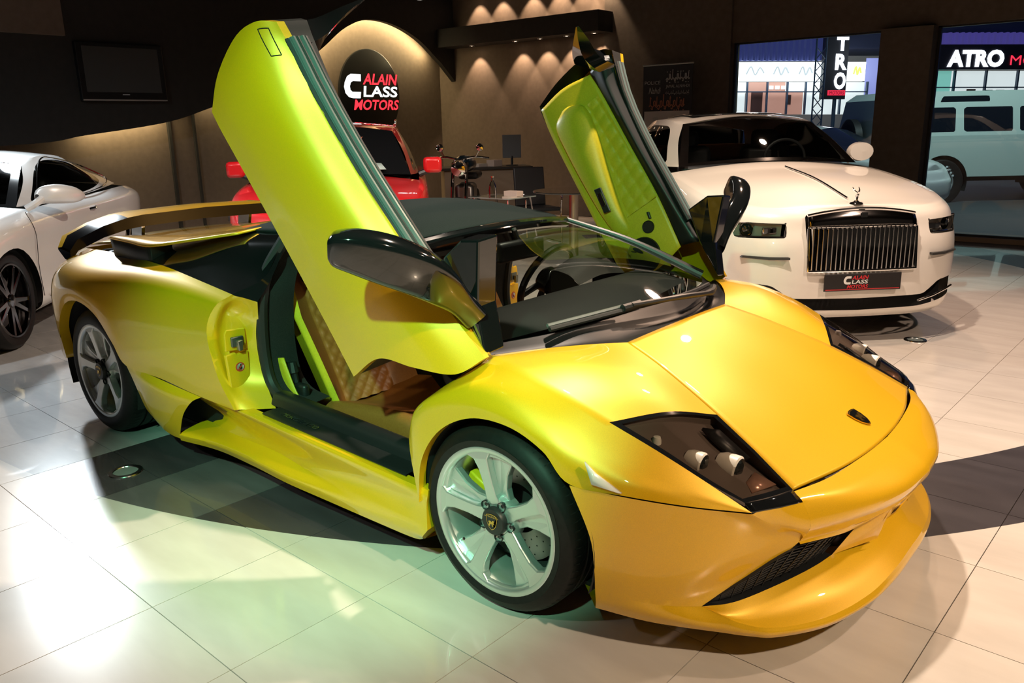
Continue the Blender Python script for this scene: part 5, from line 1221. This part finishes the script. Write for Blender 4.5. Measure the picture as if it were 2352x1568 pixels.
# ================================================================== furniture corner
CHL = mat('chair_black', (.010, .010, .011), .5)
def chair(loc, rz, lab, nm='office_chair'):
    c = thing(nm, lab, 'chair', loc, rz, 'visitor chairs by the glass table')
    B().box((-.22, 0, .72), (.04, .44, .50), Euler((0, -.12, 0)).to_matrix()).obj('backrest', CHL, c, bevel=.015)
    B().box((0, 0, .45), (.46, .46, .05)).obj('seat', CHL, c, bevel=.015)
    for s_ in (-1, 1):
        B().tube(cr([(.22, s_*.25, .0), (.20, s_*.25, .42), (.18, s_*.26, .64), (-.16, s_*.26, .66)], 5), .011, 8).obj('leg_frame', CHR, c)
        B().tube([(.22, s_*.25, .011), (-.24, s_*.25, .011)], .011, 8).obj('foot_rail', CHR, c)
        B().box((0, s_*.26, .675), (.26, .045, .025)).obj('arm_pad', CHL, c, bevel=.008)
    return c
chair((-3.75, 5.75, 0), -.45, 'black chair with chrome frame left of the raised far door')
tb_ = thing('glass_table', 'round dark glass table on a thick steel column', 'table', (-2.11, 4.29, 0))
B().lathe([(.0005, .845), (.42, .845), (.425, .838), (.42, .830), (.0005, .830)], 48).obj('top', mat('smoked_glass_top', (.012, .014, .014), .06, coat=1), tb_)
B().lathe([(.0005, .0), (.24, 0), (.24, .02), (.05, .03), (.048, .83)], 32).obj('column', mat('brushed_steel', (.42, .38, .32), .3, metal=1), tb_)
t2 = thing('side_table', 'low glass side table with chrome legs left of the round table', 'table', (-3.40, 4.65, 0))
B().box((0, 0, .70), (.62, .50, .012)).obj('top', mat('clear_glass_top', (.25, .30, .28), .05, coat=1), t2, flat=True)
for sx in (-1, 1):
    for sy in (-1, 1): B().tube([(sx*.34, sy*.28, 0), (sx*.26, sy*.20, .69)], .011, 8).obj('leg', CHR, t2)
def vase(): 
    v = thing('glass_bottle', 'clear glass bottle standing on the low side table', 'bottle', (-3.50, 4.60, .706))
    B().lathe([(.0005, 0), (.045, 0), (.048, .06), (.040, .13), (.018, .17), (.016, .21), (.020, .22)], 20).obj('bottle_body', glass('bottle_glass', (.75, .78, .75)), v)
    B().lathe([(.0005, .235), (.021, .232), (.021, .215)], 16).obj('stopper', CHR, v)
vase()
tag(B().box((-3.30, 4.74, .735), (.20, .12, .058)).obj('tissue_box', mat('paper_pink', (.62, .50, .42), .7), bevel=.004, flat=True), 'pale tissue box beside the glass bottle on the side table', 'box')
tag(B().box((-3.20, 4.55, .712), (.14, .10, .012)).obj('notepad', mat('paper_cream', (.60, .52, .44), .7), flat=True), 'flat cream notepad at the edge of the side table', 'notepad')
# reception desk with papers, behind the motorcycle
dk = thing('desk', 'tan reception desk with clutter behind the motorcycle', 'desk', (-6.0, 7.25, 0), -.7)
B().box((0, 0, .42), (.62, 1.35, .84)).obj('desk_body', mat('desk_tan', (.28, .20, .13), .5), dk, bevel=.01, flat=True)
B().box((.0, 0, .86), (.72, 1.45, .04)).obj('desk_top', mat('desk_dark', (.03, .025, .022), .3), dk, bevel=.006, flat=True)
def dp(x, y, z): return tuple(Matrix.Translation((-6.0, 7.25, 0)) @ Euler((0, 0, -.7)).to_matrix().to_4x4() @ Vector((x, y, z)))
mo = thing('monitor', 'grey flat monitor standing on the reception desk', 'monitor', dp(.02, .45, .88), -.7)
B().box((0, 0, .30), (.03, .30, .36)).obj('panel', mat('monitor_grey', (.16, .17, .18), .4), mo, bevel=.006); B().tube([(0, 0, .01), (0, 0, .15)], .02, 8).obj('stand', BLKP, mo); B().lathe([(.10, 0), (.10, .012), (.0005, .014)], 20).obj('foot', BLKP, mo)
for k, (x, y, h, m_, lab) in enumerate(((.1, .15, .10, 'paper_pink', 'pink card holder in front of the monitor'), (.15, -.1, .05, 'paper_cream', 'cream paper stack at the desk middle'), (.0, -.35, .12, 'monitor_grey', 'grey file box near the desk end'))):
    tag(B().box(dp(x, y, .88+h/2), (.16, .20, h)).obj(['card_holder', 'paper_stack', 'file_box'][k], MATS[m_], flat=True, bevel=.004), lab, ['holder', 'papers', 'box'][k])
# motorcycle
mc = thing('motorcycle', 'dark blue cruiser motorcycle parked between the red car and the desk', 'motorcycle', (-4.82, 5.55, 0), -.95)
MBL = paint('dark_blue_paint', (.012, .030, .045), .4, .3)
A = []
for x, z, a, c in ((.34, .98, .02, .02), (.28, 1.0, .10, .075), (.10, 1.03, .155, .105), (-.10, 1.0, .14, .095), (-.25, .95, .07, .05), (-.30, .93, .02, .02)):
    th = np.linspace(0, 2*np.pi, 20, endpoint=False); A.append(np.stack([x+0*th, a*np.cos(th), z+c*np.sin(th)], 1))
B().grid(cr(np.array(A), 4), closeu=True).obj('fuel_tank', MBL, mc)
B().box((-.52, 0, .84), (.55, .28, .10)).obj('saddle', CHL, mc, bevel=.04)
for x, r in ((.85, .32), (-.80, .32)):
    w_ = part('wheel', mc); w_.location = (x, 0, r); f = lambda a, rr, h: (rr*math.cos(a), h, rr*math.sin(a))
    B().lathe([(.22, -.06), (.30, -.065), (.32, -.03), (.32, .03), (.30, .065), (.22, .06)], 36, f, closed=True).obj('tyre', TYRE, w_)
    B().lathe([(.225, -.03), (.21, 0), (.225, .03)], 36, f).obj('rim', CHR, w_)
    for k in range(9): a = 2*math.pi*k/9; B().tube([(.02*math.cos(a), 0, .02*math.sin(a)), (.21*math.cos(a), 0, .21*math.sin(a))], .006, 6).obj('spoke', CHR, w_)
    B().tube([(0, -.07, 0), (0, .07, 0)], .03, 12).obj('hub', CHR, w_)
for s_ in (-1, 1):
    B().tube([(.86, s_*.09, .34), (.50, s_*.09, 1.05)], .022, 8).obj('fork', CHR, mc)
    B().tube(cr([(.48, 0, 1.08), (.44, s_*.18, 1.12), (.34, s_*.36, 1.10)], 6), .014, 8).obj('handlebar', CHR, mc)
    B().tube(cr([(.46, s_*.2, 1.12), (.47, s_*.26, 1.22)], 3), .006, 6).obj('mirror_stem', CHR, mc); B().lathe([(.0005, .0), (.05, .005), (.045, .02), (.0005, .025)], 16).xf(Matrix.Translation((.47, s_*.26, 1.24)) @ Euler((0, 1.57, 0)).to_matrix().to_4x4()).obj('mirror', CHR, mc)
    B().tube(cr([(.1, s_*.16, .40), (-.3, s_*.2, .33), (-.95, s_*.2, .36)], 6), .035, 10).obj('exhaust', CHR, mc)
B().box((0, 0, .55), (.42, .26, .42)).obj('engine', STEEL, mc, bevel=.05)
B().lathe([(.0005, .10), (.09, .08), (.11, 0), (.08, -.08), (.0005, -.10)], 20).xf(Matrix.Translation((.62, 0, .98)) @ Euler((0, 1.57, 0)).to_matrix().to_4x4()).obj('headlamp', CHR, mc)
# ================================================================== roll-up banner
bn = thing('roll_up_banner', 'black roll-up banner with pale lettering beside the window', 'banner', (-3.27, 8.22, 0), 0)
B().box((0, 0, 1.23), (.80, .008, 2.14)).obj('banner_sheet', mat('banner_black', (.010, .010, .011), .5), bn, flat=True)
B().box((0, -.006, .86), (.74, .006, 1.60)).obj('white_field', mat('banner_white', (.45, .42, .40), .6), bn, flat=True)
B().tube([(-.41, 0, 2.305), (.41, 0, 2.305)], .012, 8).obj('top_rail', mat('banner_rail', (.5, .52, .5), .3, metal=.5), bn)
B().box((0, 0, .05), (.86, .18, .09)).obj('base_case', CHR, bn, bevel=.02)
PALE = mat('banner_print', (.36, .36, .35), .6); ORNG = mat('banner_print_orange', (.36, .14, .08), .6)
def btext(txt, cx, cz, w_, h, m_, shear=0):
    t = text_mesh(txt, 1, shear=shear, align='CENTER'); V = np.array(t.v); mn, mx = V.min(0), V.max(0); c = (mn+mx)/2
    t.v = [(cx+(a-c[0])/(mx[0]-mn[0])*w_, -.0105, cz+(q-c[1])/(mx[1]-mn[1])*h) for a, q, _ in t.v]; t.obj('print', m_, bn, flat=True)
btext('POLICE', -.24, 2.06, .26, .05, PALE); btext('Nahdi', -.20, 1.95, .20, .09, PALE, .3); btext('JAMAL ALNAHDI', .17, 1.995, .38, .055, PALE)
def script(cx, cz, w_, h, m_, seed, n=9):
    r = random.Random(seed); b = B(); x = cx+w_/2
    base = [(cx+w_/2-w_*k/40, -.0105, cz-h*.18+h*.10*math.sin(k*1.3+seed)) for k in range(41)]
    b.tube(base, h*.055, 5)
    for k in range(n):
        xx = cx+w_/2-w_*(k+.5)/n; hh = h*(.30+.55*r.random())
        if k % 3 == 0: b.tube([(xx, -.0105, cz-h*.15), (xx+w_*.01, -.0105, cz+hh)], h*.05, 5)
        elif k % 3 == 1: b.tube(cr([(xx+w_*.03, -.0105, cz-h*.15), (xx+w_*.02, -.0105, cz+h*.25), (xx-w_*.02, -.0105, cz+h*.22), (xx-w_*.02, -.0105, cz-h*.15)], 4), h*.05, 5)
        else: b.tube(cr([(xx+w_*.02, -.0105, cz-h*.15), (xx, -.0105, cz-h*.45), (xx-w_*.04, -.0105, cz-h*.35)], 4), h*.05, 5)
        for q in range(r.randint(0, 2)): b.box((xx+q*w_*.02, -.0105, cz+(h*.5 if r.random() > .4 else -h*.55)), (h*.09, .004, h*.09))
    b.v = [(a, max(-.0125, min(-.0095, y)), z) for a, y, z in b.v]
    o = b.obj('script_print', m_, bn); o['kind'] = 'stuff'
script(.17, 2.13, .38, .14, PALE, 3); script(.17, 1.91, .38, .05, PALE, 5, 14); script(.0, 1.76, .58, .16, ORNG, 8, 16)
B().prism([(a*.09, c*.09) for a, c in shield(1.0)], -.012, -.009, lambda a, c, h: (-.18+a, h, 1.52+c)).obj('crest_print', PALE, bn, flat=True)

# ================================================================== outside the windows
st = B().box((-2, 26, -.20), (60, 34.0, .12)).obj('street', mat('asphalt', (.035, .035, .038), .6), flat=True); struct(st)
# facade across the street: s along, z up
F0 = Vector((-12.9, 30.6, 0)); FU = Vector((.772, .635, 0)).normalized(); FN = Vector((.635, -.772, 0)).normalized()
def fp(px, py, off=0.0):
    s = (px-1680)/54.7; z = 1.51+(275-.019*(px-1680)-py)/54.7
    q = F0+FU*s+FN*off; return (q.x, q.y, z)
def fbox(x0, x1, y0, y1, o0, o1): 
    V = [fp(x, y, o) for o in (o0, o1) for x, y in ((x0, y0), (x1, y0), (x1, y1), (x0, y1))]
    return B().raw(V, [(0, 1, 2, 3), (4, 7, 6, 5), (0, 4, 5, 1), (1, 5, 6, 2), (2, 6, 7, 3), (3, 7, 4, 0)])
bl_ = thing('shop_building', 'lit car dealers building across the street seen through the windows', 'building')
fbox(1500, 2600, 20, 370, -4.0, -3.8).obj('rear_wall', mat('shop_inner', (.5, .45, .4), .8), bl_, flat=True)
fbox(1500, 2600, 20, 118, -3.8, .2).obj('parapet', mat('parapet_navy', (.020, .026, .070), .7), bl_, flat=True)
NAVY = mat('awning_navy', (.035, .045, .14), .6, emit=(.10, .12, .42), estr=.22)
for k in range(34): 
    x0 = 1660+k*6.2; fbox(x0, x0+4.2, 92, 146, .2, .45+.25*(k % 2)).obj('awning_rib', NAVY, bl_, flat=True)
for k in range(36):
    x0 = 2140+k*7.0; fbox(x0, x0+5.0, 88, 112, .2, .5+.2*(k % 2)).obj('awning_rib', mat('awning_violet', (.05, .04, .16), .6, emit=(.16, .12, .55), estr=.30), bl_, flat=True)
fbox(1600, 1968, 150, 190, .3, .7).obj('lit_fascia', mat('white_lightbox', (.9, .9, .9), .5, emit=(.96, 1.0, .97), estr=2.6), bl_, flat=True)
for k, (x, w_, c) in enumerate(((1722, 40, 0), (1780, 34, 0), (1835, 30, 0), (1950, 16, 1))):
    B().tube(cr([fp(x-w_/2, 176, .72), fp(x-w_/4, 160, .72), fp(x, 177, .72), fp(x+w_/4, 162, .72), fp(x+w_/2, 174, .72)], 6), .04, 5).obj('fascia_script', mat('fascia_yellow' if c else 'fascia_grey', (.7, .65, .1) if c else (.55, .6, .6), .6, emit=(.8, .8, .2) if c else (.6, .65, .66), estr=1.0), bl_, flat=False)
LITW = mat('lit_shop_white', (.7, .7, .68), .6, emit=(.90, .93, .90), estr=.75); LITP = mat('lit_shop_pink', (.6, .35, .28), .7, emit=(.80, .36, .26), estr=.42); LITT = mat('lit_shop_teal', (.3, .55, .5), .7, emit=(.30, .75, .62), estr=.55)
LITV = mat('lit_wall_violet', (.35, .36, .6), .7, emit=(.40, .42, .95), estr=.55)
for x0, x1, y0, y1, m_ in ((1600, 1718, 190, 214, LITW), (1600, 1716, 214, 262, LITP if False else LITW), (1718, 1762, 190, 262, LITP), (1762, 1808, 190, 262, LITP), (1808, 1850, 190, 212, LITW), (1808, 1850, 212, 262, LITP), (1850, 1990, 190, 262, LITW), (1990, 2060, 138, 262, LITV), (2100, 2187, 166, 262, LITT), (2187, 2258, 166, 262, LITW), (2258, 2330, 166, 262, LITW), (2330, 2480, 166, 262, LITW)):
    fbox(x0, x1, y0, y1, -.30, -.25).obj('lit_interior_panel', m_, bl_, flat=True)
FRM = mat('shop_frame_blue', (.05, .09, .16), .5)
for x in (1716, 1762, 1808, 1850, 1930, 1990, 2187, 2258, 2330): fbox(x-1.6, x+1.6, 166 if x > 2100 else 190, 262, -.05, .1).obj('mullion', FRM, bl_, flat=True)
for x0, x1, y in ((1600, 1990, 212), (2100, 2480, 203)): fbox(x0, x1, y-1.2, y+1.2, -.05, .1).obj('transom', FRM, bl_, flat=True)
for x0, x1, y0, y1 in ((1730, 1756, 212, 262), (1812, 1822, 218, 240), (2225, 2245, 206, 240)): fbox(x0, x1, y0, y1, -.24, -.2).obj('inner_door', mat('shop_door', (.16, .06, .05), .6), bl_, flat=True)
for x in (2275, 2302, 2335): fbox(x-9, x+9, 208, 222, -.24, -.2).obj('picture', mat('shop_picture', (.08, .09, .14), .5), bl_, flat=True)
for k in range(12): fbox(1770+k*14, 1780+k*14, 198, 206, -.24, -.2).obj('wall_poster', LITW, bl_, flat=True)
fs_ = thing('shop_fascia_sign', 'dark fascia sign with big white and red lit letters, right window', 'sign')
fbox(2080, 2600, 113, 166, .3, .6).obj('sign_board', mat('sign_board_dark', (.010, .008, .016), .5), fs_, flat=True)
GW = mat('letter_glow_white', (1, 1, 1), .5, emit=(.95, .95, 1), estr=3.0); GRD = mat('letter_glow_red', (1, .1, .1), .5, emit=(1, .03, .07), estr=1.3)
def ftext(txt, x0, x1, y0, y1, off, m_, parent, bold=.03, shear=0):
    t = text_mesh(txt, 1, bold=bold, shear=shear); V = np.array(t.v); mn, mx = V.min(0), V.max(0)
    t.v = [fp(x0+(a-mn[0])/(mx[0]-mn[0])*(x1-x0), y1-(c-mn[1])/(mx[1]-mn[1])*(y1-y0), off) for a, c, _ in t.v]; t.obj('letters', m_, parent, flat=True)
ftext('ATRO', 2150, 2276, 124, 161, .63, GW, fs_, .05); ftext('MOTORS', 2290, 2440, 136, 157, .63, GRD, fs_, .0)
vs = thing('vertical_sign', 'tall dark sign with stacked white letters and a red bar', 'sign')
fbox(1868, 1920, 60, 230, .75, 1.05).obj('sign_box', mat('sign_board_dark', (.010, .008, .016), .5), vs, flat=True)
for ch, y0, y1 in (('T', 97, 126), ('R', 132, 166), ('O', 171, 207)): ftext(ch, 1892, 1918, y0+2, y1+2, 1.08, GW, vs, .04)
fbox(1880, 1919, 211, 222, 1.05, 1.08).obj('red_bar', mat('red_bar_glow', (.8, .02, .03), .5, emit=(1, .03, .08), estr=.8), vs, flat=True)
ftext('MOTORS', 1884, 1916, 213, 220, 1.09, mat('dark_red_letters', (.2, .0, .01), .5), vs, 0)
B().tube([fp(1900, 228, .9), fp(1900, 372, .9)], .08, 8).obj('sign_post', FRM, vs)
tr = thing('lattice_mast', 'thin steel lattice mast standing beside the vertical sign', 'mast')
for x in (1846, 1868): B().tube([fp(x, 60, 1.2), fp(x, 372, 1.2)], .035, 5).obj('mast_rail', FRM, tr)
for k in range(9): B().tube([fp(1846, 120+k*26, 1.2), fp(1868, 146+k*26, 1.2)], .02, 5).obj('mast_brace', FRM, tr); B().tube([fp(1868, 120+k*26, 1.2), fp(1846, 146+k*26, 1.2)], .02, 5).obj('mast_brace', FRM, tr)
lp = thing('street_lamp', 'black post with a blinding white floodlight outside the left window', 'lamp')
B().tube([fp(1983, 372, 3.0), fp(1984, 152, 3.0)], .14, 10).obj('post', BLKP, lp)
B().lathe([(.0005, .16), (.16, .10), (.20, 0), (.16, -.10), (.0005, -.16)], 20).xf(Matrix.Translation(fp(1986, 146, 3.2))).obj('flood_head', mat('flood_glow', (1, 1, 1), .5, emit=(.92, .96, 1), estr=60), lp)
# outdoor cars
OBLK = paint('outdoor_black', (.006, .007, .010), 0, .3)
def simple_car(name, lab, loc, rz, pm, gm, sc=1.0):
    r = thing(name, lab, 'car', loc, rz, None); r.scale = (sc, sc, sc)
    S = dict(plan=[(0, 0), (-.02, .35), (-.12, .64), (-.35, .84), (-.8, .91), (-1.6, .92), (-2.6, .92), (-3.6, .91), (-4.3, .82), (-4.6, .5), (-4.66, 0)],
      sh=[(0, .72), (-.4, .84), (-1.2, .93), (-2.4, .95), (-3.6, .97), (-4.66, .92)],
      levels=[dict(z=.20, sy=.93, dxf=.08, dxr=.1), dict(z=.30, sy=.99), dict(z=.52, sy=1.0), dict(dz=-.14, sy=1.0, dxf=.04), dict(dz=-.04, sy=.96, dxf=.09), dict(dz=0, sy=.90, dxf=.14, dxr=.06)],
      zc=[(0, .75), (-.4, .90), (-1.2, .99), (-4.2, 1.02), (-4.66, .93)], cowl=-1.2, decklid=-3.9, wheels=[-.85, -3.65], wr=.33, ar=.37, ty=.90, rimr=.225, rimm=SILV, spokes=5, glass=gm,
      gh=dict(belt=[(-1.2, .74, .97), (-1.9, .81, .96), (-2.7, .82, .97), (-3.4, .79, .985), (-4.0, .68, .99)], roof=[(-1.95, .555, 1.36), (-2.3, .585, 1.40), (-2.8, .585, 1.40), (-3.2, .55, 1.36), (-3.5, .50, 1.28)], bow=.03,
              windows=[[(-1.55, .99), (-2.6, .985), (-3.45, 1.0), (-3.55, 1.06), (-3.15, 1.28), (-2.7, 1.35), (-2.3, 1.345)]], roofc=[(-1.95, 1.41), (-2.6, 1.46), (-3.5, 1.33)], wsb=(-1.08, 1.0), rsb=(-4.15, 1.01)))
    make_car(r, pm, S)
    for s_ in (-1, 1):
        B().poly([(-.13, s_*.60, .60), (-.40, s_*.84, .66), (-.42, s_*.85, .74), (-.14, s_*.60, .70)]).obj('headlight', mat('lamp_back', (.16, .15, .14), .2, metal=.9), r, thick=.03, out=(-2, 0, .6))
        B().box((-1.45, s_*.98, 1.02), (.10, .18, .12)).obj('door_mirror', pm, r, bevel=.03)
    return r
simple_car('sedan', 'black car parked right outside the left window, roof above the white coupe', (-1.35, 10.75, -.14), .06, OBLK, DGLASS, 1.16)
simple_car('sedan', 'dark car further out beyond the left window near the vertical sign', (-5.5, 21.5, -.14), .3, paint('outdoor_navy', (.010, .012, .022), .1, .3), DGLASS, 1.15)
wo = simple_car('sedan', 'white car with its front peeking out right of the brown column', (-.52, 12.78, -.14), -.15, paint('outdoor_white', (.55, .58, .56), 0, .35), DGLASS, 1.05)
for k in range(4): B().box((-.10-.05*k, .70+.035*k, .60+.0*k+.045*k), (.03, .06, .03)).obj('lamp_module', CHR, wo, flat=True)
# boxy off-roader
df = thing('off_road_wagon', 'boxy pale green-white off-road wagon outside the right window', 'off-roader', (.42, 17.67, -.22), .72); df.scale = (1.15, 1.15, 1.15)
DWH = paint('pale_wagon_paint', (.42, .50, .46), 0, .4)
# local x forward (image right), near side is -y
b = B()
sec_ = [(-.80, .55), (-.86, .62), (-.86, 1.10), (-.83, 1.16)]
def ext(profile, y0, y1): return lambda: None
body = [(-3.55, .50), (-3.60, 1.18), (1.05, 1.18), (1.10, .85), (1.12, .50)]
bb = B().prism(body, -.86, .86, lambda a, c, h: (a, h, c))
I, O = split(bb, lambda x, y, z: min(math.hypot(x-.35, z-.42)-.46, math.hypot(x+2.45, z-.42)-.46) if abs(y) > .3 else .1)
# side skins are single polygons: build them as grids so the arches cut cleanly
side = np.array([[(x, -.86, z) for x in np.linspace(-3.58, 1.08, 90)] for z in np.linspace(.50, 1.18, 18)])
sb_ = B().grid(side); _, sb_ = split(sb_, lambda x, y, z: min(math.hypot(x-.35, z-.42)-.44, math.hypot(x+2.45, z-.42)-.44))
sk = sb_.copy().join(sb_.copy().mirror()); sk.grid(np.array([[(-3.58, y, z) for y in (-.86, .86)] for z in (.5, 1.18)])).grid(np.array([[(1.08, y, z) for y in (-.86, .86)] for z in (.5, 1.18)])).grid(np.array([[(x, y, 1.18) for y in (-.86, .86)] for x in (-.35, 1.08)]))
sk.obj('body_panels', DWH, df, flat=True)
up = [(-3.58, 1.18), (-3.52, 1.78), (-3.35, 1.90), (-.85, 1.90), (-.62, 1.84), (-.35, 1.18)]
ug = B(); V = []
def uy(z): return .86-.16*max(0, (z-1.18)/.72)
for s_ in (-1, 1):
    n_ = 60; xs_ = np.linspace(-3.58, -.35, n_); gg = []
    for z in np.linspace(1.18, 1.90, 26): gg.append([(x, s_*uy(z), z) for x in xs_])
    q = B().grid(np.array(gg)); f_ = sdpoly(up); q, _ = split(q, lambda x, y, z: f_(x, z))
    for wp_ in ([(-3.40, 1.24), (-2.30, 1.24), (-2.28, 1.64), (-3.36, 1.64)], [(-2.15, 1.24), (-1.32, 1.24), (-1.32, 1.64), (-2.15, 1.64)], [(-1.20, 1.24), (-.52, 1.24), (-.68, 1.64), (-1.20, 1.64)]):
        fw = sdpoly(wp_); gi, q = split(q, lambda x, y, z: fw(x, z)); gi.obj('side_window', DGLASS, df, flat=True)
    fa = sdpoly([(-2.55, 1.725), (-1.70, 1.725), (-1.72, 1.82), (-2.50, 1.82)]); gi, q = split(q, lambda x, y, z: fa(x, z)); gi.obj('alpine_window', DGLASS, df, flat=True)
    ug.join(q)
yr = uy(1.90)
ug.grid(np.array([[(-3.35, -yr, 1.90), (-3.35, yr, 1.90)], [(-.85, -yr, 1.90), (-.85, yr, 1.90)]])).grid(np.array([[(-3.58, -.86, 1.18), (-3.58, .86, 1.18)], [(-3.52, -uy(1.78), 1.78), (-3.52, uy(1.78), 1.78)], [(-3.35, -yr, 1.90), (-3.35, yr, 1.90)]])).grid(np.array([[(-.85, -yr, 1.90), (-.85, yr, 1.90)], [(-.62, -uy(1.84), 1.84), (-.62, uy(1.84), 1.84)]]))
ug.obj('cabin_panels', DWH, df, flat=True)
B().grid(np.array([[(-.62, -uy(1.84), 1.84), (-.62, uy(1.84), 1.84)], [(-.35, -.86, 1.18), (-.35, .86, 1.18)]])).obj('windscreen', DGLASS, df, flat=True)
for x in (.35, -2.45):
    for s_ in (-1, 1): simple_wheel(df, x, s_*.84, .40, .22, s_, SILV, 5, .45)
sp_ = part('spare_wheel', df); B().lathe([(.0005, .09), (.30, .09), (.38, .06), (.38, -.06), (.30, -.09)], 32, lambda a, r, h: (-3.70-h, r*math.cos(a), 1.10+r*math.sin(a))).obj('spare_tyre', TYRE, sp_)
B().tube(cr([(-.55, -.90, .92), (-.42, -.92, .92)], 3), .018, 6).obj('door_handle', BLKP, df)
B().box((-1.25, 0, .48), (4.6, 1.5, .12)).obj('underbody', DARK, df, flat=True)
B().tube([(-.95, -.88, 1.45), (-.80, -.98, 1.50)], .02, 6).obj('snorkel_mount', BLKP, df); B().box((-.20, -.92, 1.35), (.14, .10, .9)).obj('snorkel', BLKP, df, bevel=.03)
# added fill light that brightens the parked cars, no fixture there
area('yard_fill', (.5, 12.5, 6.5), (-1.0, 17.0, .8), 420, (.75, .95, .90), 1.0, 1.0)
